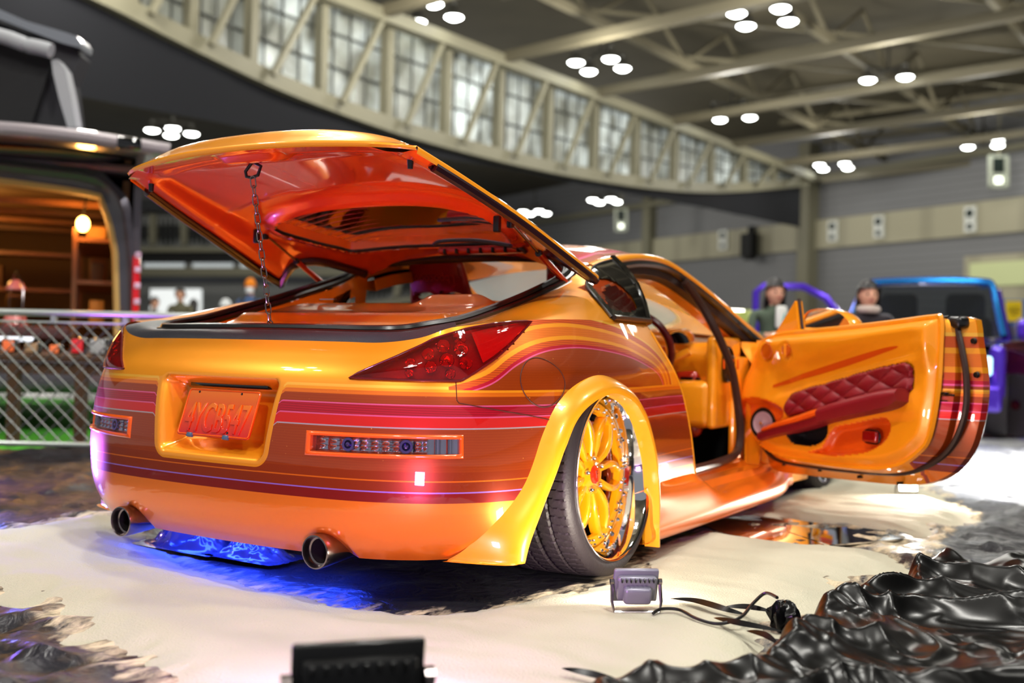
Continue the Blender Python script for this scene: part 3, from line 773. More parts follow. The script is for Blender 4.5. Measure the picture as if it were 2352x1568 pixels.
mesh('kick_panel', join(rbox((.735, 1.80, .44), (.03, .36, .56), .02, 2), rbox((.70, 1.66, .20), (.10, .16, .06), .02)), mOin, car)
pair('hinge_pillar', grid(10, 20, lambda a, b: (lerp(.79, .835, a), lerp(1.66, 1.74, a)+.14*sst(.45, 1, b), lerp(.17, .80, b))), mOin, car)
ug = mesh('added_glow_bar', rbox((-.15, -.50, .155), (.9, .05, .02), .006), mat('added_blue_glow', (60, 90, 255), .4, emit=(50, 80, 255), es=4), car)  # unseen bar with its light, added for the blue glow below the bumper
lamp('added_glow_light', 'AREA', (-.15, -.53, .135), 7, (.02, .06, 1), target=(-.15, -.62, 0), size=(.9, .05))
mesh('firewall', grid(2, 2, lambda a, b: (lerp(-.78, .78, a), 1.98, lerp(.12, .79, b))), mDark, car)
pieces('pedal', [rbox((.30, 1.78, .30), (.06, .02, .08), .008), rbox((.42, 1.78, .30), (.06, .02, .09), .008)], mSteel, car)
mesh('underbody', join(rbox((0, 1.1, .10), (1.30, 2.8, .03), .01), rbox((0, -.52, .27), (1.2, .2, .06), .02)), mDark, car)
# left door, closed
def ldoor(a, b):
    Y = lerp(.56, 1.70, a); z = lerp(.16, .835, b); return (-(side_x(min(.93, Y), min(z, .82))+.0 if Y < .93 else .872-.09*sst(.72, .84, z)), Y, z)
ld = mesh('left_door', grid(24, 18, ldoor), mO, car)
mesh('door_card', grid(20, 10, lambda a, b: (-.76+.02*math.sin(PI*b), lerp(.60, 1.66, a), lerp(.20, .835, b))), mOin, ld)
mesh('door_glass', grid(20, 8, lambda a, b: (-lerp(.785, .60, b), lerp(.58, 1.95-.65*b, a), lerp(.835, lerp(1.05, 1.10, min(1, a*1.5)) if a < .7 else 1.08, b))), mGlass, ld)
mir_ = mesh('left_mirror', rbox((-.95, 1.58, .88), (.16, .09, .11), .04, 3), mO, car)
# ================================================================ WHEELS
mTyre = mat('tyre_rubber', (38, 32, 36), .55, bump=.15, bump_scale=120)
mYel = mat('amber_wheel_paint', (255, 172, 16), .25, .15, 1, .03)
def tyre_vf(width=.30, R=.326, rim=.268):
    prof = []          # (r, x): outer bead -> tread -> inner bead
    prof += [(rim, .0), (rim+.010, .005), (rim+.024, .008), (rim+.038, .004), (R-.010, -.004), (R-.004, -.012)]
    n = 40
    for i in range(n+1): prof.append((R-.003*abs(2*i/n-1)**3, lerp(-.018, -width+.018, i/n)))
    prof += [(R-.010, -width+.004), (rim+.03, -width-.010), (rim, -width)]
    N = 540; V = []; F = []; m = len(prof)
    for i in range(N):
        an = 2*PI*i/N
        for k, (r, x) in enumerate(prof):
            if 5 < k < m-3:
                u = (-x-.018)/(width-.036); g = 0
                for c in (.20, .41, .62, .82):
                    if abs(u-c) < .020: g = 1
                ph = (i*72/N + (u*3.0 if .2 < u < .82 else u*1.2)) % 1
                if ph < .14 and not (.32 < u < .36): g = max(g, .6)
                r -= .0065*g
            elif k == 3 or k == 2: r = r
            V.append(Vector((x, r*math.cos(an), r*math.sin(an))))
    for i in range(N):
        for k in range(m-1):
            a = i*m+k; b = ((i+1) % N)*m+k; F.append((a, a+1, b+1, b))
    return V, F
def make_wheel(name, loc, rot, full=True, src=None):
    o = bpy.data.objects.new(name, None); o.parent = car; o.location = loc; o.rotation_euler = rot; o.empty_display_size = .1; col.objects.link(o)
    if src:
        def cp(s, par):
            c = s.copy(); c.parent = par; col.objects.link(c); c.matrix_parent_inverse = s.matrix_parent_inverse
            for q in s.children: cp(q, c)
        for s in src.children: cp(s, o)
        return o
    mesh('tyre', tyre_vf(), mTyre, o, auto=40)
    mesh('rim_barrel', lathe([(.262, -.012), (.270, -.004), (.276, .003), (.278, .008), (.276, .011), (.270, .010), (.264, .002), (.258, -.012), (.252, -.030), (.243, -.060), (.240, -.085), (.236, -.095), (.232, -.10), (.232, -.26), (.262, -.28)], 96), mChr, o, auto=60)
    mesh('rim_ring', lathe([(.236, -.092), (.236, -.078), (.222, -.074), (.206, -.080), (.204, -.10)], 72), mYel, o, auto=50)
    nb = 12
    for k in range(nb):
        sgn = 1 if k % 2 else -1
        A = 2*PI*k/nb; V = []; F = []; n = 14
        for i in range(n+1):
            t = i/n; r = lerp(.045, .212, t); an = A + sgn*(.16*t*t-.06*math.sin(PI*t)*1.4)
            w = lerp(.008, .0115, t)+.0025*math.sin(PI*t); x = -.082 + .022*math.sin(PI*t)*0 + .030*t*(1-t)*1.6 + .004*t; dp = lerp(.030, .034, t)
            c = Vector((0, math.cos(an), math.sin(an))); tn = Vector((0, -math.sin(an), math.cos(an)))
            for (wx, dx) in ((-.85, -.003), (-.5, .002), (.5, .002), (.85, -.003), (1., -.010), (.9, -dp), (-.9, -dp), (-1., -.010)):
                V.append(c*r+tn*(w*wx)+Vector((x+dx, 0, 0)))
        for i in range(n):
            for q in range(8):
                a = i*8+q; b = i*8+(q+1) % 8; F.append((a, b, b+8, a+8))
        mesh('spoke', (V, F), mYel, o, auto=50)
    mesh('wheel_hub', lathe([(0, -.070), (.030, -.070), (.034, -.074), (.062, -.076), (.070, -.080), (.072, -.115), (0, -.12)], 40), mYel, o, auto=50)
    cc = mesh('center_cap', lathe([(0, -.060), (.024, -.061), (.030, -.066), (.031, -.075)], 32), mat('red_centre_cap', (225, 50, 24), .15, .2, 1), o)
    t = text_vf('F', .034, .001); t = tr(t, Matrix(((0,0,1,-.060),(1,0,0,0),(0,1,0,0),(0,0,0,1)))); mesh('cap_emblem', t, mat('dark_red_emblem', (120, 10, 14), .3), cc)
    for k in range(5):
        an = 2*PI*k/5+.3; mesh('lug_nut', tr(lathe([(0, .014), (.004, .014), (.0075, .009), (.0085, 0)], 10), Matrix.Translation((-.074, .054*math.cos(an), .054*math.sin(an)))), mChr, o)
    bs = []
    for k in range(36):
        an = 2*PI*(k+.25*(k % 2))/36; bs.append(tr(lathe([(0, .010), (.003, .009), (.0045, .004), (.0055, 0)], 8), Matrix.Translation((-.076, .214*math.cos(an), .214*math.sin(an)))))
        if k % 3: bs.append(tr(lathe([(0, .010), (.003, .009), (.0045, .004), (.0055, 0)], 8), Matrix.Translation((-.078, .228*math.cos(an+.06), .228*math.sin(an+.06)))))
    pieces('rim_bolt', bs, mChr, o)
    mesh('brake_disc', join(lathe([(.05, -.15), (.165, -.15), (.165, -.17), (.05, -.17)], 48)), mat('brake_iron', (70, 40, 20), .4, .8), o)
    mesh('brake_caliper', rbox((-.155, .13, .05), (.07, .07, .20), .02, 3), mDO, o)
    mesh('inner_rim_wall', lathe([(.232, -.26), (.05, -.27)], 48), mDark, o)
    return o
rw = make_wheel('wheel', (.914, 0, .328), (math.radians(8), math.radians(-2), 0))
make_wheel('wheel', (.90, 2.65, .330), (.4, 0, 0), src=rw)
make_wheel('wheel', (-.914, 0, .328), (.9, math.radians(-2), PI), src=rw)
make_wheel('wheel', (-.90, 2.65, .330), (.2, 0, PI), src=rw)
# ================================================================ HATCH (open)
TIP = Vector((.75, .195, .978)); CORN = Vector((.609, -.698, 1.288))
SIDE = crv([CORN, Vector((.655, -.50, 1.222)), Vector((.70, -.25, 1.137)), Vector((.735, .02, 1.038)), TIP], 8)     # side edge
def side_at(Y):
    for p, q in zip(SIDE, SIDE[1:]):
        if Y <= q.y: return p.lerp(q, max(0, (Y-p.y)/(q.y-p.y+1e-9)))
    return SIDE[-1]
YH = .43
def edgeY(x):
    x = abs(x); return itp([(0,-.83),(.1,-.828),(.2,-.821),(.3,-.808),(.4,-.788),(.46,-.775),(.52,-.757),(.56,-.738),(.585,-.718),(.60,-.698),(.612,-.66),(.64,-.5)], x)         # rear edge in plan
def front_lim(x):                          # forward outline: hinge line in the middle, horn towards the tip
    x = abs(x)
    return YH if x < .45 else itp([(.45,.43),(.49,.32),(.52,.242),(.555,.180),(.588,.148),(.63,.139),(.68,.154),(.72,.175),(.75,.195)], x)
def hu(x, Y):
    """underside height"""
    e = side_at(min(Y, TIP.y)); hw = e.x if Y < TIP.y else lerp(.75, .60, (Y-TIP.y)/(YH-TIP.y)); ze = e.z if Y < TIP.y else lerp(.978, .955, (Y-TIP.y)/(YH-TIP.y))
    q = min(1, abs(x)/hw)
    zc = itp([(-.85,1.308),(-.6,1.300),(-.3,1.262),(0,1.205),(.25,1.150),(.45,1.105)], Y)
    return lerp(zc, ze, q**(2.3 if Y < -.3 else 2.6))
def ho(x, Y):
    """outer skin height"""
    e = side_at(min(Y, TIP.y)); hw = e.x if Y < TIP.y else .68; q = min(1, abs(x)/hw)
    lipb = sst(-.02, .07, Y-edgeY(x))
    return hu(x, Y)+.012+(.056*lipb*(1-q**4))-.02*sst(-.3, .4, Y)*(1-q**5)
NX, NY = 96, 96
def dom(a, b):
    x_ = (2*a-1); Y0 = edgeY(x_*.6); Yh = .43
    Y = lerp(0, 1, b); hwf = lambda yy: side_at(min(yy, TIP.y)).x
    yy = lerp(Y0, Yh, b); hw = side_at(min(yy, TIP.y)).x if yy < TIP.y else lerp(.75, .56, sst(TIP.y, Yh, yy))
    return x_*hw, yy
GLS = [(-.485,-.10),(-.455,-.150),(-.36,-.180),(-.18,-.190),(0,-.192),(.18,-.190),(.36,-.180),(.455,-.150),(.485,-.10),(.455,.03),(.41,.15),(.345,.235),(0,.285),(-.345,.235),(-.41,.15),(-.455,.03)]
GLC = [(p.x, p.y) for p in crv([Vector((a, b, 0)) for a, b in GLS], 5, closed=True)]
def hk(a, b, extra=0):
    x, Y = dom(a, b)
    if inpoly(x, Y, GLC): return False
    return Y < front_lim(x)
def hskin(f, flip=False):
    v = grid(NX, NY, f, keep=hk); return (v[0], [tuple(reversed(q)) for q in v[1]]) if flip else v
hatch = bpy.data.objects.new('hatch', None); hatch.parent = car; hatch.empty_display_size = .1; col.objects.link(hatch)
ou = hskin(lambda a, b: (lambda x, Y: (x, Y, ho(x, Y)))(*dom(a, b)))
hs = mesh('outer_skin', ou, PAINT, hatch); add_attrs(hs, [.7]*len(ou[0]), [max(.0, min(1., .5+(.12-abs((.64+.12*v.y)-abs(v.x)-.06))*.0+ (.9 if v.y < -.45 or abs(v.x) < .50 else pdist(abs(v.x), v.y, [(.56,-.45),(.60,-.2),(.685,.10),(.64,.02),(.60,.0)])*1.0-.012))) for v in ou[0]], [1]*len(ou[0]), [v.y for v in ou[0]]); clean(hs)
def hin(a, b):
    x, Y = dom(a, b); e = side_at(min(Y, TIP.y)); hw = max(.6, e.x); q = abs(x)/hw
    d = pdist(x, Y, GLC); dt = Y-edgeY(x)
    z = hu(x, Y)
    bowl = sst(.07, .15, dt)*sst(.90, .78, q)*sst(-.0, .05, d)*(1 if Y < .0 else 0)*sst(-.08, -.24, Y)
    z += .018*bowl
    z -= .020*sst(.05, .0, d)-.0
    z -= .012*sst(.80, .90, q)*sst(1, .95, q)
    # latch housing in the middle of the rear edge
    z -= .022*sst(.13, .09, abs(x-.02))*sst(.03, .06, dt)*sst(.17, .13, dt)
    return (x, Y, z)
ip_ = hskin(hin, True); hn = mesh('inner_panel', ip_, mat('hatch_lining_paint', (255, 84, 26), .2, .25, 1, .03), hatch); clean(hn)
# edge band that closes skin to lining: tail edge and sides
def edge_band():
    pts = []
    for k in range(41):
        a = k/40; x, Y = dom(a, 0); pts.append((x, Y))
    tail = []
    for x, Y in pts: tail.append((Vector((x, Y, hu(x, Y)-.001)), Vector((x, Y, ho(x, Y)+.0))))
    V = []; F = []
    for a, b in tail: V += [a, a.lerp(b, .5)+Vector((0, -.006, 0)), b]
    for i in range(len(tail)-1):
        for k in range(2): F.append((i*3+k, i*3+3+k, i*3+4+k, i*3+1+k))
    n = len(V); sd = []
    for s in (-1, 1):
        for j in range(60):
            x, Y = dom(0 if s < 0 else 1, j/59)
            if Y > TIP.y: break
            V += [Vector((x, Y, hu(x, Y)-.010)), Vector((x+s*.004, Y, hu(x, Y)+.006)), Vector((x, Y, ho(x, Y)))]
            if j:
                m = len(V)
                for k in range(2): F.append((m-6+k, m-3+k, m-2+k, m-5+k))
    return V, F
mesh('edge_flange', edge_band(), mO, hatch, auto=70)
# rubber beading along the sides and around the glass
for s in (-1, 1):
    pts = []
    for j in range(4, 60):
        x, Y = dom(0 if s < 0 else 1, j/59)
        if Y > TIP.y: break
        pts.append(Vector((x-s*.012, Y, hu(x-s*.012, Y)-.012)))
    xx = [.75,.70,.65,.625,.60,.585,.56]
    hook = [Vector((s*(x-.006), front_lim(x)-.012, hu(x, front_lim(x)-.012)-.012)) for x in (.735,.70,.66,.63,.60,.575,.55,.52,.49,.46)]
    mesh('hatch_beading', join(tube(pts+hook, .017, 8), tube([q_+Vector((-s*.014, 0, .002)) for q_ in pts], .009, 6)), mat('plum_rubber', (34, 8, 16), .28, 0, .5, .1), hatch)
gp = [Vector((x, y, hu(x, y)-.010)) for x, y in GLC]
mesh('glass_seal', tube(gp, .007, 6, closed=True), mRub, hatch)
inner_edge = [tuple(p) for p in GLC]
gv = grid(40, 26, lambda a, b: (lambda x, y: (x, y, ho(x, y)-.018))(lerp(-.51, .51, a), lerp(-.22, .31, b)), keep=lambda a, b: inpoly(lerp(-.51, .51, a)*.97, lerp(-.22, .31, b)*.97, GLC))
gl = mesh('rear_glass', gv, mTint, hatch); clean(gl)
# wall between the lining and the glass
V = []; F = []
for x, y in GLC: V += [Vector((x, y, hu(x, y)-.018)), Vector((x*1.0, y, ho(x, y)-.004))]
n = len(GLC); F = [(2*i, 2*((i+1) % n), 2*((i+1) % n)+1, 2*i+1) for i in range(n)]
mesh('glass_frame', (V, F), mDO, hatch)
wires = []
for k in range(13):
    y = lerp(-.17, .25, k/12); xs_ = [x for x in [j*.01 for j in range(-49, 50)] if inpoly(x, y, GLC)]
    if len(xs_) > 3: wires.append(tube([Vector((x, y-.02*(x/.45)**2+.02, ho(x, y)-.0215)) for x in xs_[::5]], .0011, 4))
mesh('demister_wires', join(*wires), mat('copper_wire', (190, 80, 60), .4, .5), hatch)
# high-level brake lamp / vent at the front of the glass
vt = []
bl = mesh('brake_lamp_vent', join(rbox((.21, .275, hu(.21, .275)-.030), (.38, .075, .030), .014, 3)), mRedS, hatch)
pieces('vent_slot', [rbox((.06+.055*k, .24, hu(.2, .26)-.040), (.006, .03, .02), .002) for k in range(7)], mDark, bl)
mesh('vent_trim', tube(crv([(.0,.245,hu(0,.25)-.018),(.05,.232,hu(.05,.23)-.012),(.21,.228,hu(.2,.23)-.010),(.38,.232,hu(.38,.23)-.012),(.41,.26,hu(.4,.25)-.02)], 5), .008, 6), mTrim, bl)
# rubber buffers, latch loop
for x, y in ((-.555,-.655),(.555,-.655)):
    mesh('rubber_buffer', cyl((x, y, hu(x, y)), (x, y, hu(x, y)-.035), .011, 12, .008), mRub, hatch)
for s in (-1, 1):
    x, y = s*.545, -.16
    mesh('rubber_stop', join(rbox((x, y, hu(x, y)-.028), (.024, .02, .055), .005)), mRub, hatch)
lt = [(.008,-.738,1.292),(-.014,-.745,1.262),(-.012,-.742,1.246),(.004,-.737,1.243),(.024,-.730,1.250),(.034,-.728,1.278),(.008,-.738,1.292)]
mesh('latch_loop', tube(lt, .0055, 8), mRub, hatch)
# gas struts
for s in (-1, 1):
    a = Vector((s*.572, .285, .972)); b = Vector((s*.560, -.10, 1.155)); m_ = a.lerp(b, .52)
    st = mesh('gas_strut', join(cyl(a, m_, .0115, 14)), mat('red_strut_paint', (196, 40, 12), .3, .2, .8), car)
    mesh('strut_rod', cyl(m_, b, .005, 10), mSteel, st)
    pieces('strut_joint', [rbox(a, (.03, .03, .02), .006), rbox(b, (.022, .024, .04), .006), cyl(m_-Vector((0,.006,0)), m_+Vector((0,.006,0)), .013, 12)], mRub, st)
# ---------------------------------------------------------------- chain holding the hatch
ctop = Vector((.010, -.738, 1.243)); cbot = Vector((.022, -.655, .772)); nlk = 17; dv = (cbot-ctop)/nlk
cha = thing('steel_chain', 'steel link chain hanging from the open hatch latch to the rear sill', 'chain', tuple(cbot))
L = dv.length
def link_vf():
    pts = []
    h = L*.5+.004; r = .0085
    for k in range(8): a = PI*k/7; pts.append((r*math.cos(a), 0, h-r+r*math.sin(a)))
    for k in range(8): a = PI+PI*k/7; pts.append((r*math.cos(a), 0, -(h-r)+r*math.sin(a)))
    return tube(pts, .0022, 7, closed=True)
lk = None
q = dv.normalized().to_track_quat('-Z', 'Y')
for k in range(nlk):
    if lk is None: o = mesh('chain_link', link_vf(), mSteel, cha); lk = o
    else: o = lk.copy(); col.objects.link(o); o.parent = cha
    o.location = ctop+dv*(k+.5)-cbot; o.rotation_mode = 'QUATERNION'; o.rotation_quaternion = q @ Matrix.Rotation(PI/2*(k % 2)+.5, 3, 'Z').to_quaternion()
# ================================================================ RIGHT DOOR (open)
DH = Vector((.80, 1.72, 0)); dph = math.radians(56)
DM = frame_m(DH, (math.sin(dph), -math.cos(dph), 0), (0, 0, 1)) @ Matrix(((1,0,0,0),(0,0,1,0),(0,1,0,0),(0,0,0,1)))
# local axes: x along the door, y away from the cabin side (outwards), z up
if (DM.to_3x3() @ Vector((0, 1, 0))).dot(Vector((-math.cos(dph), -math.sin(dph), 0))) > 0:
    DM = DM @ Matrix.Diagonal((1, -1, 1, 1))
door = bpy.data.objects.new('open_door', None); door.parent = car; col.objects.link(door)
def dl(vf):
    return [DM @ Vector(v) for v in vf[0]], vf[1]
def dpart(name, vf, m, par=None, **k): return mesh(name, dl(vf), m, par or door, **k)
OUTL = [(-.02,.60),(.0,.76),(.05,.835),(.20,.845),(.50,.862),(.80,.875),(1.12,.888),(1.185,.889),(1.205,.80),(1.228,.69),(1.232,.597),(1.215,.49),(1.178,.39),(1.10,.302),(.99,.248),(.85,.222),(.60,.207),(.30,.195),(.06,.190),(.0,.25),(-.02,.40)]
OUTC = [(p.x, p.y) for p in crv([Vector((a, b, 0)) for a, b in OUTL], 5, closed=True)]
INL = [(.03,.70),(.075,.775),(.16,.818),(.35,.835),(.60,.849),(.874,.868),(1.09,.886),(1.125,.875),(1.126,.75),(1.118,.607),(1.083,.441),(1.03,.375),(.93,.315),(.772,.284),(.464,.274),(.204,.286),(.062,.345),(-.02,.44),(-.045,.52),(-.030,.60),(.01,.66)]
INC = [(p.x, p.y) for p in crv([Vector((a, b, 0)) for a, b in INL], 5, closed=True)]
def ring_blend(A, B, ts, ys):
    """rings from outline A to outline B (matched by angle about the door centre)"""
    c = (.58, .55); N = 140
    def at(C, an):
        dx, dz = math.cos(an), math.sin(an); best = None
        for i in range(len(C)):
            x1, z1 = C[i][0]-c[0], C[i][1]-c[1]; x2, z2 = C[(i+1) % len(C)][0]-c[0], C[(i+1) % len(C)][1]-c[1]
            den = dx*(z2-z1)-dz*(x2-x1)
            if abs(den) < 1e-9: continue
            t = (x1*(z2-z1)-z1*(x2-x1))/den; u = (x1*dz-z1*dx)/den
            if t > 0 and -1e-6 <= u <= 1+1e-6 and (best is None or t > best): best = t
        return (c[0]+dx*best, c[1]+dz*best)
    V = []; F = []; m = len(ts)
    for k in range(N):
        an = 2*PI*k/N; a, b = at(A, an), at(B, an)
        for t, y in zip(ts, ys): V.append(Vector((lerp(a[0], b[0], t), y, lerp(a[1], b[1], t))))
    for k in range(N):
        for j in range(m-1):
            p = k*m+j; q = ((k+1) % N)*m+j; F.append((p, q, q+1, p+1))
    return V, F
# outer skin, hem and recessed shut face
TINY = [(.58+.01*math.cos(a), .55+.01*math.sin(a)) for a in [2*PI*k/30 for k in range(30)]]
ol = ring_blend(OUTC, TINY, [0, .01, .03, .08, .15, .25, .4, .6, .8, 1], [.125]*10)
ol = dl(([Vector((v.x, .135-.030*sst(.62, .9, v.z)-.02*sst(.3, .17, v.z)-(.010 if pdist(v.x, v.z, OUTC) < .004 else 0), v.z)) for v in ol[0]], ol[1]))
sk = mesh('outer_skin', ol, PAINT, door); add_attrs(sk, [v.z for v in ol[0]], [.515]*len(ol[0]), [-1]*len(ol[0]), [v.x for v in ol[0]]); clean(sk)
hem = dl(ring_blend(OUTC, INC, [0, 0, .02, .35, .42, .62, .70, 1.0], [.125, .105, .095, .078, .072, .060, .035, .010]))
hm = mesh('shut_face', hem, PAINT, door, auto=30)
add_attrs(hm, [v.z if (v-DH).length > 1.02 else .7 for v in hem[0]], [max(.0, min(1, .478+(v.z-.62)*.55)) if (v-DH).length > 1.0 else .515 for v in hem[0]], [v.z-.62 for v in hem[0]], [v.z*3 for v in hem[0]])
def at_ring(ang_pts, y): return [(x, y, z) for x, z in ang_pts]
SEAL = crv([Vector((x, .050, z)) for x, z in ((1.135,.885),(1.150,.835),(1.170,.771),(1.192,.676),(1.196,.565),(1.170,.468),(1.115,.385),(1.02,.322),(.90,.280),(.72,.262),(.464,.250),(.22,.246),(.10,.26),(.02,.31))], 6)
dpart('door_seal', tube(SEAL, .0125, 8), mBrR)
dpart('seal_cap', join(rbox((1.145, .055, .868), (.07, .06, .045), .015, 3), tube([(1.12, .05, .885), (1.13, .05, .80), (1.128, .05, .745)], .020, 8)), mRub)
# moulded inner panel
SPK = (.118, .418)
POD = [(p.x, p.y) for p in crv([Vector((a, b, 0)) for a, b in ((-.030,.451),(-.005,.515),(.08,.535),(.17,.532),(.255,.508),(.292,.472),(.245,.415),(.175,.352),(.10,.315),(.03,.318),(-.015,.372))], 4, closed=True)]
QLT = [(p.x, p.y) for p in crv([Vector((a, b, 0)) for a, b in ((.325,.462),(.308,.495),(.322,.548),(.385,.580),(.561,.622),(.761,.672),(.946,.708),(1.005,.712),(1.024,.69),(1.022,.652),(1.008,.600),(.836,.568),(.59,.513),(.402,.479))], 4, closed=True)]
RED = [(p.x, p.y) for p in crv([Vector((a, b, 0)) for a, b in ((.43,.315),(.52,.345),(.57,.415),(.61,.442),(.68,.456),(.861,.494),(.905,.480),(.905,.44),(.878,.402),(.80,.355),(.68,.328),(.55,.312))], 4, closed=True)]
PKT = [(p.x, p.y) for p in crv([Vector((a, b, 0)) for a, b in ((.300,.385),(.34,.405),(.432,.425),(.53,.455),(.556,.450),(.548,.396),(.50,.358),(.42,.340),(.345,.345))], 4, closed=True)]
STR = [(.19,.585),(.37,.640),(.636,.703),(.877,.760),(1.08,.800)]
def inner_y(x, z):
    """distance of the moulded panel from the hinge plane, negative towards the cabin"""
    y = -.012
    e = pdist(x, z, INC); y -= .022*sst(0, .05, e)
    y -= .030*sst(.66, .80, z)*sst(0, .03, e)                       # shoulder under the glass
    ds = z-(itp(STR, x)); y += .016*sst(-.075, -.03, ds)*sst(.085, .01, ds)*sst(.15, .3, x)*sst(1.1, 1.0, x)   # swept groove
    y -= .045*math.exp(-(((x-.10)/.17)**2+((z-.46)/.19)**2))         # speaker bulge
    if inpoly(x, z, POD): y += .045*sst(0, .035, pdist(x, z, POD))
    if inpoly(x, z, QLT):
        y += .006-.0
    if inpoly(x, z, RED): y += .032*sst(0, .022, pdist(x, z, RED))
    if inpoly(x, z, PKT): y += .07*sst(0, .02, pdist(x, z, PKT))
    y -= .030*sst(.44, .50, z+(.10*(.6-x)))*sst(.62, .52, z-.10*(x-.6))*sst(.25, .35, x)*sst(1.08, 1.0, x)*.4
    for cx, cz, r in ((.168,.748,.040),(.300,.753,.036)):
        d = math.hypot((x-cx), (z-cz)*.95); y += .010*sst(r+.006, r-.006, d)
    return y
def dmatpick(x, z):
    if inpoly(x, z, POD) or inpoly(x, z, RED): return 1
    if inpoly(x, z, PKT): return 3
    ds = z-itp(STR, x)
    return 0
gi = grid(150, 90, lambda a, b: (lambda x, z: (x, inner_y(x, z), z))(lerp(-.05, 1.13, a), lerp(.265, .895, b)), keep=lambda a, b: inpoly(lerp(-.05, 1.13, a), lerp(.265, .895, b), INC))
pn = dpart('door_panel', gi, mOin, auto=60)
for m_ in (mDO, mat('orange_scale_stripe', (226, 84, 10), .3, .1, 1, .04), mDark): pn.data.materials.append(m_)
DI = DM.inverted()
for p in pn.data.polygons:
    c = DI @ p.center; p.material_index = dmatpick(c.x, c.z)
clean(pn)
dpart('panel_edge', join(tube([(x, -.010, z) for x, z in INC], .012, 6, closed=True)), mOin)
dpart('scale_stripe', grid(60, 2, lambda a, b: (lambda x: (lambda z: (x, inner_y(x, z)-.0018, z))(itp(STR, x)+.016*math.sin(PI*min(1, a*1.1+.05))**.4*(b-.5)*1.7))(lerp(.21, 1.07, a))), mat('orange_scale_stripe'))
# quilted insert
def quilt(a, b):
    x, z = lerp(.29, 1.04, a), lerp(.44, .73, b); u = (x*.5+z)*1.0; v = (z-x*.62)
    q1 = abs(math.sin(PI*(z-.245*x+x*.62)/.074)); q2 = abs(math.sin(PI*(z-.245*x-x*.50)/.074))
    e = pdist(x, z, QLT)
    return (x, inner_y(x, z)-.010-.014*min(1, (q1*q2)**.45)-.006*sst(0, .012, e)+.012*sst(.008, 0, e), z)
dpart('quilted_insert', grid(170, 70, quilt, keep=lambda a, b: inpoly(lerp(.29, 1.04, a), lerp(.44, .73, b), QLT)), mRedL); clean(door.children[-1])
# arm rest: padded rear part, hard pull in front, lower leather wing
AR = [(.60,.512,.030),(.70,.538,.034),(.85,.573,.036),(.96,.594,.034),(1.015,.600,.022)]
def arm(path, zt, zb, out, nn=24):
    V = []; F = []; pts = crv([Vector(p) for p in path], 6); sec = [(0, 0), (-.35, .012), (-.8, .010), (-1, -.006), (-1.0, -.35), (-.85, -.85), (-.3, -1.0), (0.1, -1.0)]
    for p in pts:
        x, z, h = p
        for sy, sz in sec: V.append(Vector((x, -.040+out*sy, z+(sz if sz > -.02 else sz*h*zb))))
    m = len(sec)
    for i in range(len(pts)-1):
        for k in range(m-1):
            a = i*m+k; F.append((a, a+m, a+m+1, a+1))
    F.append(tuple(range(m))); F.append(tuple(range(len(V)-1, len(V)-m-1, -1)))
    return V, F
dpart('arm_rest', arm([(.575,.508,.056),(.70,.542,.062),(.85,.578,.066),(.96,.600,.062),(1.010,.604,.038)], 0, 1.05, .080), mRedL, auto=50)
dpart('pull_handle', arm([(.20,.398,.012),(.30,.430,.018),(.42,.462,.022),(.50,.487,.024),(.585,.510,.024)], 0, 1, .066), mDO, auto=50)
dpart('leather_wing', arm([(.165,.372,.030),(.28,.408,.034),(.40,.440,.040),(.50,.463,.038),(.59,.486,.034)], 0, 1, .060), mRedL, auto=50)
# speaker, round vents, courtesy lamp, switch and latch
fm = frame_m(DM @ Vector((SPK[0]+.012, -.030, SPK[1])), (DM.to_3x3() @ Vector((.25, -1, .05))), (0, 0, 1))
sp_ = mesh('speaker_ring', tr(lathe([(.052, .004), (.056, .012), (.070, .012), (.076, .0), (.076, -.03), (.05, -.03)], 40), fm), mRub, door)
mesh('speaker_cone', tr(lathe([(0, .020), (.012, .018), (.018, .010), (.026, .008), (.050, .016), (.058, .006)], 36), fm), mat('pale_speaker_cone', (190, 160, 165), .35, .1, .5), sp_)
mesh('tweeter_dome', tr(lathe([(0, .030), (.008, .026), (.012, .016)], 20), fm), mChr, sp_)
for cx, cz, rx in ((.168,.748,.036),(.300,.753,.024)):
    v = lathe([(0, .003), (rx*.9, .003), (rx, .006), (rx*1.08, .002), (rx*1.1, -.004)], 32)
    fm = frame_m(DM @ Vector((cx, inner_y(cx, cz)-.004, cz)), DM.to_3x3() @ Vector((0, -1, 0)), (0, 0, 1))
    mesh('round_vent', tr(v, fm), mat('amber_vent', (206, 88, 10), .2, 0, 1), door)
dpart('vent_blade', rbox((.300, inner_y(.3,.753)-.010, .753), (.010, .012, .058), .004, 2), mOin)
dpart('courtesy_lamp', rbox((.805, -.036, .414), (.082, .022, .046), .018, 4), mat('dark_red_lamp', (150, 14, 10), .1, .2, 1))
dpart('lamp_surround', tube([(x, -.030, z) for x, z in rrect(.088, .052, .022, 5, .805, .414)], .005, 6, closed=True), mGloss)
dpart('latch_lever', join(rbox((1.130, .002, .600), (.05, .02, .016), .005), rbox((1.165, -.004, .598), (.045, .012, .009), .003)), mGloss)
dpart('rubber_buffer', join(*[tr(lathe([(0, .010), (.010, .009), (.013, 0)], 14), frame_m(Vector(p), (0, -1, 0), (0, 0, 1))) for p in ((1.195, .085, .80), (1.215, .080, .675), (1.118, .030, .665))]), mRub)
dpart('check_strap', join(rbox((-.02, -.005, .30), (.012, .03, .10), .003), rbox((-.005, -.005, .255), (.05, .03, .012), .003)), mGloss)
dpart('drain_holes', join(*[box((x, .070, .232-.012*(x > .9)), (.005, .03, .012)) for x in (.16,.40,.64,.86)]), mDark)
dpart('seam_line', tube([(1.118, -.015, .575), (1.135, .02, .574)], .0016, 4), mDark)
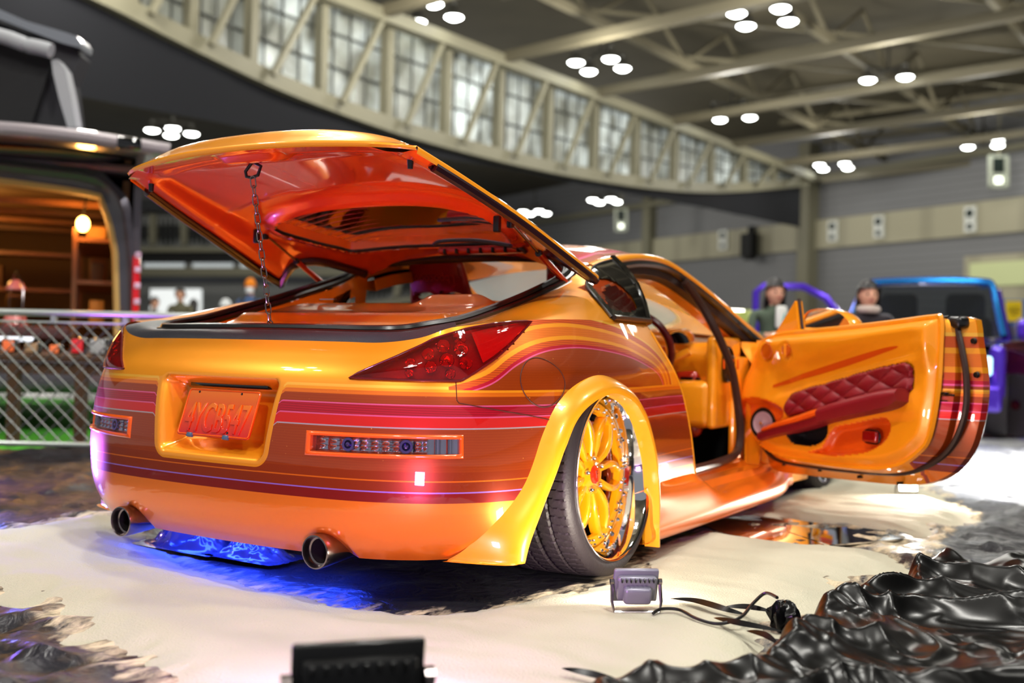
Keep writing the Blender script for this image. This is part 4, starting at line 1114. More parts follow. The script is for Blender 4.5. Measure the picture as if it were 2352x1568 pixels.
# sail panel, mirror
TRI = [(.150,.822),(.290,.975),(.318,.840)]
dpart('sail_panel', prism([(a, b) for a, b in TRI], lambda x, z: (x, .0, z), lambda x, z: (x, .040, z)), mOin, smooth=False)
dpart('sail_seal', tube([(.292, .02, .985), (.322, .02, .835)], .008, 8), mBrR)
MR = [(p.x, p.y) for p in crv([Vector((a, b, 0)) for a, b in ((.145,.852),(.125,.900),(.170,.940),(.275,.948),(.375,.928),(.440,.885),(.430,.852),(.30,.838))], 5, closed=True)]
def mring(k, y): return [((x-.28)*k+.28, y, (z-.893)*k+.893) for x, z in MR]
V = []; F = []; nM = len(MR)
for k, y in ((.93, .185), (.97, .178), (1.0, .185), (1.03, .21), (.98, .25), (.75, .29), (.3, .305)):
    V += [Vector(p) for p in mring(k, y)]
for j in range(6):
    for i in range(nM): F.append((j*nM+i, j*nM+(i+1) % nM, (j+1)*nM+(i+1) % nM, (j+1)*nM+i))
F.append(tuple(6*nM+i for i in range(nM)))
mm = dpart('wing_mirror', join((V, F), rbox((.20, .15, .845), (.10, .12, .03), .01)), mOin, auto=60)
dpart('mirror_glass', (([Vector(p) for p in mring(.935, .188)]), [tuple(range(nM))]), mChr, mm, smooth=False)
dpart('glass_slot_seal', tube([(.32, .03, .842), (.60, .032, .856), (.88, .034, .872), (1.12, .036, .887)], .008, 6), mRub)
# ================================================================ GROUND
def fbm(x, y, s=1., o=4, seed=0.):
    v = 0; a = .5
    for k in range(o):
        v += a*noise.noise(Vector((x*s+seed, y*s-seed*1.7, seed*.37))); s *= 2.03; a *= .5
    return v
mFloor = mat('hall_floor', (150, 152, 150), .28, noise_amt=.12, noise_scale=.6, bump=.02, bump_scale=3)
struct('floor', grid(2, 2, lambda a, b: (lerp(-60, 60, a), lerp(-14, 95, b), -.03)), mFloor)
def ground(u, v, z=.02): p = P(u, v, Z=z); return (p.x, p.y)
SANDP = [ground(*p) for p in ((-260,1205),(-60,1210),(0,1206),(130,1184),(210,1172),(290,1172),(335,1232),(440,1290),(600,1338),(760,1376),(900,1396),(1040,1394),(1180,1364),(1300,1335),(1420,1285),(1520,1235),(1620,1195),(1720,1160),(1790,1120),(1850,1098),(1960,1082),(2080,1085),(2140,1105),(2200,1140),(2262,1180),(2240,1200),(2180,1215),(2160,1265),(2090,1310),(1980,1345),(1900,1395),(1860,1440),(1830,1500),(1790,1568),(1740,1700),(300,1700),(330,1600),(262,1545),(160,1460),(70,1400),(0,1368),(-200,1330))]
def sand_d(x, y):
    d = pdist(x, y, SANDP); return d if inpoly(x, y, SANDP) else -d
def sheet_z(x, y):
    wx, wy = x+.25*fbm(x, y, 1.3, 3, 4.1), y+.25*fbm(x, y, 1.3, 3, 9.3)
    r = 1-abs(fbm(wx, wy, 2.2, 3, 1.3))*3.2; r2 = 1-abs(fbm(wx*1.2+y*.6, wy, 4.5, 2, 7.7))*3.
    car_ = 1-.75*sst(1.1, .7, abs(x))*sst(3.6, 3.2, y)*sst(-1.2, -.8, y)
    return -.012+(.026*max(0, r)**2+.016*max(0, r2)**2)*car_
def sheet_material():
    m = bpy.data.materials.new('black_plastic_sheet'); m.use_nodes = True; nt = m.node_tree; L = nt.links; b = nt.nodes['Principled BSDF']
    b.inputs['Roughness'].default_value = .24; b.inputs['Specular IOR Level'].default_value = .32
    at = nt.nodes.new('ShaderNodeAttribute'); at.attribute_name = 'dust'
    tc = nt.nodes.new('ShaderNodeTexCoord'); n = nt.nodes.new('ShaderNodeTexNoise'); n.inputs['Scale'].default_value = 9; n.inputs['Detail'].default_value = 8; n.inputs['Roughness'].default_value = .7
    mp = nt.nodes.new('ShaderNodeMapping'); mp.inputs['Scale'].default_value = (1.6, .6, 1); mp.inputs['Rotation'].default_value = (0, 0, .5); L.new(tc.outputs['Object'], mp.inputs[0]); L.new(mp.outputs[0], n.inputs['Vector'])
    ad = nt.nodes.new('ShaderNodeMath'); ad.operation = 'ADD'; L.new(n.outputs['Fac'], ad.inputs[0]); L.new(at.outputs['Fac'], ad.inputs[1])
    r = nt.nodes.new('ShaderNodeValToRGB'); r.color_ramp.elements[0].position = .62; r.color_ramp.elements[1].position = .80; L.new(ad.outputs[0], r.inputs[0])
    mx = nt.nodes.new('ShaderNodeMix'); mx.data_type = 'RGBA'; mx.inputs[6].default_value = (.016, .016, .02, 1); mx.inputs[7].default_value = lin((205, 190, 160)); L.new(r.outputs[0], mx.inputs[0]); L.new(mx.outputs[2], b.inputs['Base Color'])
    rr = nt.nodes.new('ShaderNodeMapRange'); rr.inputs[3].default_value = .34; rr.inputs[4].default_value = .9; L.new(r.outputs[0], rr.inputs[0]); L.new(rr.outputs[0], b.inputs['Roughness'])
    n2 = nt.nodes.new('ShaderNodeTexNoise'); n2.inputs['Scale'].default_value = 14; n2.inputs['Detail'].default_value = 4; n2.inputs['Distortion'].default_value = 1.2; L.new(tc.outputs['Object'], n2.inputs['Vector'])
    bp = nt.nodes.new('ShaderNodeBump'); bp.inputs['Strength'].default_value = .5; bp.inputs['Distance'].default_value = .02; L.new(n2.outputs['Fac'], bp.inputs['Height']); L.new(bp.outputs[0], b.inputs['Normal'])
    return m
SL = [ground(-300, 1036, 0), ground(330, 1026, 0)]; SR = [ground(2110, 1114, 0), ground(2800, 1128, 0)]
def side_of(L, x, y): return (L[1][0]-L[0][0])*(y-L[0][1])-(L[1][1]-L[0][1])*(x-L[0][0])
def sheet_in(x, y):
    if x < -1.2 and side_of(SL, x, y) > 0: return False
    if x > 2.2 and side_of(SR, x, y) > 0: return False
    return -5.2+.15*fbm(x, y, 1.5, 2) < x < 5.2 and -4.2 < y < 6.6+.3*fbm(x, y, .8, 2, 3)
n1, n2_ = 300, 300
sg_ = grid(n1, n2_, lambda a, b: (lambda x, y: (x, y, sheet_z(x, y)))(lerp(-5.4, 5.4, a), lerp(-4.2, 6.9, b)), keep=lambda a, b: sheet_in(lerp(-5.4, 5.4, a), lerp(-4.2, 6.9, b)))
sh = mesh('plastic_sheet', sg_, sheet_material()); clean(sh)
tag(sh, 'black crumpled plastic sheet spread over the hall floor beneath the sand and car', 'sheet')
at = sh.data.attributes.new('dust', 'FLOAT', 'POINT')
at.data.foreach_set('value', [(lambda d: -.16+.22*sst(-.16, -.01, d) if d < 0 else .22)(sand_d(v.co.x, v.co.y)) + (.22*math.exp(-((v.co.x/.9)**2+((v.co.y+.72)/.28)**2)) if sand_d(v.co.x, v.co.y) < 0 else 0) for v in sh.data.vertices])
mSand = mat('cream_sand', (190, 186, 166), .95, noise_amt=.07, noise_scale=2.2, bump=.55, bump_scale=170, spec=.2)
def sand_z(x, y):
    d = sand_d(x, y)+.10*fbm(x*1.0, y*1.0, 3.2, 4, 5.5)+.03*fbm(x, y, 14, 3, 2.2)
    if d < -.12: return None
    h = .040*sst(-.015, .22, d)
    h += .016*fbm(x, y, 1.6, 4, 8.8)+.014*fbm(x*.5+y, y-x*.4, 5.5, 3, 3.3)*sst(0, .2, d)
    for cx, cy, r in ((.93, 0, .42),): h -= .02*math.exp(-((x-cx+.1)**2+(y-cy)**2)/(.25**2))
    for m0, m1 in MIRC:
        q = math.hypot((x-m0)/.64, (y-m1)/.34)
        h -= .045*sst(1.15, .8, q)
    return (h if d > -.015 else -.03+.5*(d+.12)*0)-.004
MIRC = [ground(1830, 1217)]
def sand_keep(x, y):
    return sand_d(x, y)+.10*fbm(x, y, 3.2, 4, 5.5)+.03*fbm(x, y, 14, 3, 2.2) > -.03
SX, SY = (-3.4, 3.6), (-3.6, 3.4)
sv = grid(420, 420, lambda a, b: (lambda x, y: (x, y, sand_z(x, y) if sand_z(x, y) is not None else -.05))(lerp(*SX, a), lerp(*SY, b)), keep=lambda a, b: sand_keep(lerp(*SX, a), lerp(*SY, b)))
sd = mesh('sand_layer', sv, mSand, auto=0); clean(sd)
tag(sd, 'thin layer of cream sand spread over the black plastic around the orange car', 'sand', kind='stuff')
# mirror tiles half sunk in the sand
mMir = mat('mirror_silver', (235, 235, 238), .015, 1.)
for i, (poly, lab) in enumerate(((((1600,1197),(1700,1183),(1792,1180),(1812,1222),(1655,1221)), 'mirror shard in the sand, nearest the side skirt of the orange car'), (((1812,1222),(1792,1180),(1960,1190),(2075,1238),(1905,1252)), 'mirror shard in the sand, farther from the skirt on the right'), (((1655,1223),(1808,1225),(1893,1253),(1770,1256),(1680,1243)), 'narrow mirror shard in the sand, nearest the camera of the three'))):
    q = [ground(*p, .016) for p in poly]; z = .014+.004*i
    tag(mesh('mirror_shard', prism(q, lambda x, y: (x, y, z-.006), lambda x, y: (x, y, z)), mMir, smooth=False), lab, 'mirror')
# black satin cloth heaped on the sand at the right
def satin_mat():
    m = mat('black_satin', (4, 4, 5), .30, spec=.32); b = m.node_tree.nodes['Principled BSDF']; b.inputs['Anisotropic'].default_value = .4; b.inputs['Coat Weight'].default_value = .08; b.inputs['Coat Roughness'].default_value = .2; return m
mSat = satin_mat()
def cloth(name, poly, x0, x1, y0, y1, n, amp, lab, seed, base=.035):
    pol = [ground(*p, .05) for p in poly]
    def zz(x, y):
        d = pdist(x, y, pol); d = d if inpoly(x, y, pol) else -d
        d += .06*fbm(x, y, 4., 3, seed)
        wx, wy = x+.22*fbm(x, y, 2.2, 2, seed+1), y+.22*fbm(x, y, 2.2, 2, seed+2)
        ca, sa = math.cos(.5), math.sin(.5); px_, py_ = wx*ca+wy*sa, -wx*sa+wy*ca
        f1 = fbm(px_*.55, py_*1.5, 2.6, 1, seed+3); r = max(0, 1-abs(f1)*4.2)**2
        f2 = fbm(px_*1.6, py_*.8, 4.4, 1, seed+4); r2 = max(0, 1-abs(f2)*3.6)**2
        f3 = fbm(px_*1.2, py_*2.4, 7.5, 1, seed+6); r3 = max(0, 1-abs(f3)*3.4)**1.6
        e = sst(-.02, .07, d); ed = math.exp(-((d-.07)/.05)**2)
        return d, base+e*(amp*r+amp*.30*r2+.008*r3+.03*ed+.03*fbm(x, y, 1.5, 2, seed+9))-.06*(1-e)
    v = grid(n, n, lambda a, b: (lambda x, y: (x, y, max(-.02, -.02+(zz(x, y)[1]+.02)*sst(0, .15, min(x1-x, y-y0)))))(lerp(x0, x1, a), lerp(y0, y1, b)), keep=lambda a, b: zz(lerp(x0, x1, a), lerp(y0, y1, b))[0] > -.03)
    o = mesh(name, v, mSat, auto=0); clean(o); return tag(o, lab, 'cloth')
cloth('satin_cloth', ((1250,1640),(1310,1575),(1400,1560),(1490,1536),(1570,1552),(1700,1530),(1790,1480),(1845,1425),(1900,1400),(1970,1362),(2060,1345),(2075,1300),(2150,1272),(2260,1250),(2400,1225),(2700,1250),(2900,1700),(1700,2300),(1250,1900)), 1.05, 4.3, -2.4, .75, 460, .062, 'heap of black satin cloth folded on the sand at the lower right', 3.1)
cloth('satin_cloth', ((2070,1212),(2170,1200),(2260,1190),(2352,1178),(2700,1180),(2700,1290),(2352,1250),(2230,1240),(2130,1262),(2080,1240)), 2.6, 5.6, -.6, 1.9, 200, .03, 'black satin cloth lying flat behind the larger heap at the right edge', 8.2, .025)
cloth('satin_cloth', ((2150,1105),(2240,1110),(2352,1100),(2600,1100),(2600,1165),(2352,1170),(2250,1160),(2190,1130)), 3.2, 6.6, .3, 3.6, 180, .045, 'black cloth bunched beyond the open car door, by the bright floor', 5.4, .025)
# ragged ribbons and the knot of cloth by the lamp cable
def ribbon(pts, w):
    V = []; F = []; c = crv([P(u, v, Z=z) for u, v, z in pts], 8); n = len(c)
    for i, p in enumerate(c):
        t = (c[min(n-1, i+1)]-c[max(0, i-1)]).normalized(); s = t.cross(Vector((0, 0, 1))).normalized(); q = i/(n-1); ww = w*math.sin(PI*min(1, max(.02, q)))**.6
        V += [p-s*ww, p+Vector((0, 0, .012*math.sin(PI*q))), p+s*ww]
    for i in range(n-1):
        for k in range(2): a = i*3+k; F.append((a, a+3, a+4, a+1))
    return V, F
for pts, w, l in ((((1540,1374,.05),(1600,1382,.05),(1670,1402,.055),(1715,1412,.05)), .014, 'long black cloth strip on the sand, pointing at the grey floodlight'), (((1665,1393,.05),(1720,1397,.055),(1775,1405,.06)), .012, 'short black cloth strip on the sand beside the cloth knot'), (((1640,1418,.05),(1700,1434,.055),(1800,1450,.055)), .012, 'black cloth strip running from the cable into the satin heap'), (((1715,1448,.05),(1760,1462,.055),(1790,1480,.05)), .010, 'small black cloth strip, nearest the satin heap edge'), (((1290,1534,.05),(1360,1552,.05),(1430,1566,.05)), .009, 'thin black cloth strip at the bottom of the picture')):
    tag(mesh('cloth_strip', ribbon(pts, w), mSat), l, 'cloth')
kc = P(1800, 1398, Z=.07)
kv = grid(40, 24, lambda a, b: (lambda t, f: Vector((kc.x+.62*(.058+.013*math.sin(5*t+3*f)+.010*math.sin(11*t+2*f))*math.cos(t)*math.sin(f), kc.y+.62*(.055+.014*math.sin(7*t+1))*math.sin(t)*math.sin(f), .050+.042*math.cos(f)+.010*math.sin(6*t+4*f)*math.sin(f))))(2*PI*a, PI*b))
tag(mesh('cloth_knot', kv, mSat), 'knotted bundle of black cloth holding the floodlight cable', 'cloth')
# blue-lit loose plastic bunched under the rear bumper
def bunch(u, v, w, h, seed, lab):
    c = P(u, v, Z=.03)
    def f(a, b):
        x, y = lerp(-1, 1, a), lerp(-1, 1, b); r = math.hypot(x, y); k = sst(1, .25, r)
        z = h*k*(.55+.9*max(0, 1-abs(fbm(x*1.2, y*1.6, 2.0, 3, seed))*3.2))
        return (c.x+x*w*.8+.03*fbm(x, y, 3, 2, seed), c.y+y*w*.45, .005+z)
    tag(mesh('plastic_bundle', grid(60, 40, f), mat('clear_grey_plastic', (70, 76, 100), .15, coat=.6, alpha=1, spec=.9), auto=0), lab, 'plastic sheet')
bunch(445, 1235, .26, .085, 2.2, 'crumpled plastic bundle below the bumper between the exhaust tips, left one')
bunch(585, 1258, .22, .045, 6.1, 'flatter crumpled plastic bundle below the bumper, near the right exhaust tip')
# ================================================================ FLOODLIGHTS
mCase = mat('grey_lamp_casing', (128, 128, 140), .4, .35, .3, .2); mBlk = mat('black_lamp_casing', (14, 14, 16), .4, .2, .4, .15)
def flood(name, lab, loc, aim, s, casing, color, watts, es=30, feet=True, tilt=None):
    o = thing(name, lab, 'floodlight', (loc[0], loc[1], loc[2]))
    d = Vector((aim[0]-loc[0], aim[1]-loc[1], 0)).normalized(); rz = math.atan2(d.y, d.x)-PI/2; o.rotation_euler = (0, 0, rz)
    cz = .085*s/ .11*.75; tl = tilt if tilt is not None else math.radians(16)
    T = Matrix.Translation((0, 0, cz)) @ Matrix.Rotation(tl, 4, 'X')       # +Y local is the beam
    w, h = s, s*.78
    mesh('lamp_casing', tr(join(rbox((0, .0, 0), (w, .016, h), .006), rbox((0, -.016, 0), (w*.86, .022, h*.72), .008), rbox((0, -.032, -.012*s/.11), (w*.62, .03, h*.50), .010, 3)), T), casing, o, auto=45)
    pieces('cooling_fin', [tr(rbox((w*(.1*k-.36), -.030, h*.29), (w*.03, .012, h*.09), .001), T) for k in range(8)], mBlk, o)
    mesh('mounting_bracket', tr(tube([(-w*.53, -.004, h*.12), (-w*.545, -.03, -h*.35), (-w*.50, -.045, -h*.60), (w*.50, -.045, -h*.60), (w*.545, -.03, -h*.35), (w*.53, -.004, h*.12)], .0045*s/.11, 6), T), mSteel if casing is mCase else mBlk, o)
    pieces('bracket_bolt', [tr(cyl((q*w*.50, -.004, h*.12), (q*w*.575, -.004, h*.12), .008*s/.11, 10), T) for q in (-1, 1)], mSteel, o)
    mesh('lamp_glass', tr(rbox((0, .0085, 0), (w*.88, .002, h*.86), .0008), T), mat(name+'_glow_'+str(int(color[2]*99)+int(color[0]*9)), [int(255*c) for c in color], .3, emit=[int(255*c) for c in color], es=es), o)
    f = Vector((math.cos(rz+PI/2)*math.cos(tl), math.sin(rz+PI/2)*math.cos(tl), math.sin(tl)))
    p = Vector(loc)+Vector((0, 0, cz))+f*.03
    lamp('floodlight_beam', 'AREA', p, watts, color, target=p+f, size=(w*.9, h*.9))
    return o
gp_ = P(1458, 1402, Z=.035)
flood('floodlight', 'small grey floodlight on the sand beside the rear wheel, with its cable', (gp_.x, gp_.y, .034), (.75, .15), .122, mCase, (1, .90, .76), 7, 25)
bp_ = P(824, 1500, D=1.70)
flood('floodlight', 'black floodlight in the near foreground, cut by the bottom of the picture', (bp_.x, bp_.y, .046), (.30, -.85), .215, mBlk, (.86, .36, 1), 13, 5, tilt=math.radians(5))
fp = P(2084, 1138, Z=.03)
flood('floodlight', 'floodlight glowing on the sand below the open car door', (fp.x, fp.y, .03), (2.6, .2), .10, mCase, (1, .93, .82), 16, 60)
flood('floodlight', 'blue floodlight left of the car, shining along the ground under the rear bumper', (-1.75, -.55, .03), (.3, -.95), .16, mBlk, (.13, .20, 1), 7, 10, tilt=math.radians(2))
flood('floodlight', 'unseen violet floodlight far left, added to tint the open hatch underside', (-2.75, -.35, .03), (-.7, .0), .16, mBlk, (.55, .14, 1), 60, 14, tilt=math.radians(30))  # out of frame, added to throw violet on the hatch lining
cb = tube(crv([P(u, v, Z=z) for u, v, z in ((1500,1408,.045),(1520,1398,.05),(1560,1400,.05),(1600,1420,.05),(1650,1432,.05),(1700,1418,.06),(1730,1385,.075),(1758,1362,.10),(1785,1372,.11))], 8), .0045, 8)
tag(mesh('power_cable', cb, mRub), 'black power cable running from the grey floodlight to the cloth knot', 'cable')
# ================================================================ HALL
mCream = mat('cream_steel', (122, 118, 98), .55); mCeil = mat('ceiling_cladding', (72, 66, 50), .8, noise_amt=.25, noise_scale=.7)
mBeam = mat('roof_steel', (98, 92, 74), .6); mCurt = mat('navy_curtain', (15, 16, 22), .95); mWallG = None
def siding(name, rgb, per, amt=.25, axis='Z'):
    m = bpy.data.materials.new(name); m.use_nodes = True; nt = m.node_tree; b = nt.nodes['Principled BSDF']; L = nt.links
    tc = nt.nodes.new('ShaderNodeTexCoord'); w = nt.nodes.new('ShaderNodeTexWave'); w.bands_direction = axis; w.inputs['Scale'].default_value = per
    L.new(tc.outputs['Object'], w.inputs['Vector']); r = nt.nodes.new('ShaderNodeValToRGB'); c = lin(rgb)
    r.color_ramp.elements[0].color = tuple(v*(1-amt) for v in c[:3])+(1,); r.color_ramp.elements[1].color = c; r.color_ramp.elements[1].position = .35
    L.new(w.outputs['Fac'], r.inputs[0]); L.new(r.outputs[0], b.inputs['Base Color']); b.inputs['Roughness'].default_value = .55; return m
mSid = siding('grey_wall_siding', (124, 124, 126), .9); mConc = siding('beige_concrete_panel', (168, 162, 138), .14, .18, 'X')
def at_ud(u, D): return CAM+(CF+CR*((u-1176)/FPX))*D
A0, B0 = at_ud(230, 22), at_ud(1850, 52)
A0.z = B0.z = 0; wd_ = (B0-A0).normalized(); wn = Vector((-wd_.y, wd_.x, 0)); WP = (A0, wn)
mid = (CAM-A0).dot(wn); wn_in = wn if mid > 0 else -wn        # towards the viewer
WFR = frame_m(A0, wd_, (0, 0, 1))                              # local: x along, y up
WI = WFR.inverted()
def wpt(u, v):
    p = WI @ P(u, v, pl=WP); return p.x, p.y
def wall_bar(pts, th, dp, off=0.):
    """bar in the window wall: polyline of wall points"""
    V = []; F = []; n = len(pts)
    for i, (x, y) in enumerate(pts):
        a = pts[max(0, i-1)]; b = pts[min(n-1, i+1)]; t = Vector((b[0]-a[0], b[1]-a[1])).normalized(); q = Vector((-t.y, t.x))*th/2
        for s, d in ((1, 1), (-1, 1), (-1, -1), (1, -1)): V.append(WFR @ Vector((x+q.x*s, y+q.y*s, off+d*dp/2)))
    for i in range(n-1):
        for k in range(4): a = i*4+k; b = i*4+(k+1) % 4; F.append((a, b, b+4, a+4))
    F.append((0, 1, 2, 3)); F.append(tuple(4*(n-1)+k for k in (3, 2, 1, 0))); return V, F
zin = 1 if (WFR.to_3x3() @ Vector((0, 0, 1))).dot(wn_in) > 0 else -1
low = [wpt(*p) for p in ((60,-80),(240,0),(420,92),(600,178),(740,235),(900,292),(1050,335),(1200,372),(1350,402),(1500,424),(1620,432),(1730,428),(1845,418))]
lowc = [(p.x, p.y) for p in crv([Vector((a, b, 0)) for a, b in low], 6)]
tag(mesh('trim_1', wall_bar(lowc, .40, .5), mCream, auto=30), kind='structure')
up_ = [wpt(*p) for p in ((480,-95),(1000,97),(1844,408))]
tag(mesh('trim_2', wall_bar([up_[0], up_[1], up_[2]], .34, .4, zin*.4), mCream, auto=30), kind='structure')
# dark curtain band hanging under the curved chord
cb_ = [wpt(*p) for p in ((-60,175),(165,218),(400,262),(600,300),(800,332),(1000,362),(1190,392),(1400,438),(1600,474),(1838,523))]
cbc = [(p.x, p.y) for p in crv([Vector((a, b, 0)) for a, b in cb_], 6)]
def hgt(C, x): return itp(C, x)
x0_, x1_ = low[0][0], cb_[-1][0]
tag(mesh('hanging_curtain', grid(60, 4, lambda a, b: WFR @ Vector((lerp(cb_[0][0], x1_, a), lerp(hgt(cbc, lerp(cb_[0][0], x1_, a)), hgt(lowc, lerp(cb_[0][0], x1_, a))-.15, b), .1*math.sin(a*60)*.3))), mCurt), 'long dark navy curtain hanging below the curved window truss', 'curtain')
# clerestory panels, posts and struts
pus = [-20, 130, 290, 430, 570, 732, 884, 1020, 1142, 1256, 1362, 1458, 1548, 1632, 1708, 1778, 1840]
def ux(u): return wpt(u, 300)[0]
def uptop(x): return itp([up_[0], up_[1], up_[2]], x)
bright = {0:.06, 1:.05, 2:.07, 3:.10, 4:.62, 5:.42, 6:.34, 7:.95, 8:.40, 9:.45, 10:.60, 11:.22, 12:.26, 13:.50, 14:.2, 15:.1}
def panel_mat(e):
    m = bpy.data.materials.new('translucent_panel'); m.use_nodes = True; nt = m.node_tree; b = nt.nodes['Principled BSDF']; L = nt.links
    tc = nt.nodes.new('ShaderNodeTexCoord'); sp = nt.nodes.new('ShaderNodeSeparateXYZ'); L.new(tc.outputs['Generated'], sp.inputs[0])
    n = nt.nodes.new('ShaderNodeTexNoise'); n.inputs['Scale'].default_value = 1.1; n.inputs['Detail'].default_value = 3; L.new(tc.outputs['Object'], n.inputs['Vector'])
    r = nt.nodes.new('ShaderNodeMapRange'); r.inputs[1].default_value = .38; r.inputs[2].default_value = .66; r.inputs[3].default_value = .05*e; r.inputs[4].default_value = 1.5*e; L.new(n.outputs['Fac'], r.inputs[0])
    b.inputs['Base Color'].default_value = lin((120, 122, 112)); b.inputs['Emission Color'].default_value = lin((215, 225, 222)); L.new(r.outputs[0], b.inputs['Emission Strength']); b.inputs['Roughness'].default_value = .4; return m
for i in range(len(pus)-1):
    xa, xb = ux(pus[i]), ux(pus[i+1]); f0 = lambda x: hgt(lowc, x)+.15; f1 = lambda x: uptop(x)+.1
    if f1((xa+xb)/2)-f0((xa+xb)/2) < .25: continue
    o = mesh('window_%d' % (i+1), grid(4, 4, lambda a, b: WFR @ Vector((lerp(xa, xb, a), lerp(f0(lerp(xa, xb, a)), f1(lerp(xa, xb, a)), b), -zin*.25))), panel_mat(bright[i]), smooth=False)
    tag(o, kind='structure')
    bars = []
    for k in range(1, 4): x = lerp(xa, xb, k/4); bars.append(wall_bar([(x, f0(x)), (x, f1(x))], .035, .05, -zin*.18))
    for k in (.36, .7): bars.append(wall_bar([(xa, lerp(f0(xa), f1(xa), k)), (xb, lerp(f0(xb), f1(xb), k))], .06, .06, -zin*.16))
    tag(mesh('window_bars', join(*bars), mat('dark_window_bar', (70, 72, 66), .6), o, smooth=False))
    b2 = hgt(lowc, xb)
    tag(mesh('trim_%d' % (i+3), wall_bar([(xb, hgt(lowc, xb)), (xb, uptop(xb)+.2)], .22, .3, zin*.02), mCream, smooth=False), kind='structure')
    mx_ = lerp(xa, xb, .55)
    if i >= 2: tag(mesh('trim_%d' % (i+30), wall_bar([(xa+.15*(xb-xa), hgt(lowc, xa+.15*(xb-xa))), (lerp(xa, xb, .75), uptop(lerp(xa, xb, .75)))], .13, .16, zin*.45), mCream, smooth=False), kind='structure')
# roof: cladding, beams and bracing
ZC = 12.6; ZB = 10.4
struct('ceiling', grid(2, 2, lambda a, b: (lerp(-75, 75, a), lerp(-14, 100, b), ZC)), mCeil)
def beam(p, q, w, h):
    p, q = Vector(p), Vector(q); d = (q-p); L = d.length; M = frame_m(p, d, Vector((0, 0, 1)).cross(d)); return tr(box((L/2, 0, 0), (L, w, h)), M)
nB = 60; k_ = 0
C0 = WFR @ Vector((0, 0, 0))
perp = wn_in.normalized()
for i in range(12):
    s = -8+i*5.2; base = A0+wd_*s; a = Vector((base.x, base.y, 9.6))+perp*.3
    b = a+perp*36; b.z = 10.6
    tag(mesh('trim_%d' % (nB+i), beam(a, b, .26, .30), mBeam, smooth=False), kind='structure')
    tag(mesh('trim_%d' % (nB+100+i), beam(a+Vector((0, 0, 1.9)), b+Vector((0, 0, 1.2)), .18, .2), mBeam, smooth=False), kind='structure')
for j in range(8):
    a = A0+wd_*-10+perp*(3+j*5.0); b = a+wd_*66; a.z = b.z = 10.6
    tag(mesh('trim_%d' % (nB+20+j), beam(a, b, .2, .24), mBeam, smooth=False), kind='structure')
    br = []
    for i in range(11):
        p = a+wd_*(i*5.9); br.append(beam(p, p+wd_*2.95+Vector((0, 0, 1.7)), .11, .11)); br.append(beam(p+wd_*5.9, p+wd_*2.95+Vector((0, 0, 1.7)), .11, .11))
        if j < 7:
            br.append(beam(p+Vector((0, 0, .2)), p+wd_*5.9+perp*5+Vector((0, 0, .2)), .09, .09))
    o = mesh('trim_%d' % (nB+40+j), join(*br), mBeam, smooth=False); tag(o, kind='structure')
# corner column, far wall
DQ = at_ud(1852, 56); DQ.z = 0
far_d = (CR*(-1576)+CF*2413); far_d.z = 0; far_d.normalize(); FWn = Vector((-far_d.y, far_d.x, 0)); FP_ = (DQ, FWn)
FFR = frame_m(DQ, -far_d, (0, 0, 1)); FI = FFR.inverted()
fin = 1 if (FFR.to_3x3() @ Vector((0, 0, 1))).dot(CAM-DQ) > 0 else -1
def fpt2(u, v): p = FI @ P(u, v, pl=FP_); return p.x, p.y
def frect(u0, v0, u1, v1, off=.0, th=.1):
    (xa, ya), (xb, yb) = fpt2(u0, v0), fpt2(u1, v1)
    return tr(box(((xa+xb)/2, (ya+yb)/2, fin*(off+th/2)), (abs(xb-xa), abs(yb-ya), th)), FFR)
yb0 = fpt2(2000, 562)[1]; yb1 = fpt2(2000, 493)[1]
struct('wall_back', tr(box((10, 6.4, -.1), (90, 12.8, .2)), FFR), mSid, smooth=False)
struct('trim_200', tr(box((10, (yb0+yb1)/2, fin*.12), (90, yb1-yb0, .24)), FFR), mConc, smooth=False)
xc = fpt2(1868, 500)[0]; struct('trim_201', tr(box((xc, 6, fin*.4), (.75, 12, .8)), FFR), mCream, smooth=False)
xe = fpt2(2352, 345); struct('trim_202', tr(box((10, fpt2(2100, 380)[1], fin*.6), (90, .3, .3)), FFR), mCream, smooth=False)
for u in (1500, 2500): xq = fpt2(u, 500)[0]; struct('trim_%d' % (203+(u > 2000)), tr(box((xq, 6, fin*.3), (.7, 12, .6)), FFR), mCream, smooth=False)
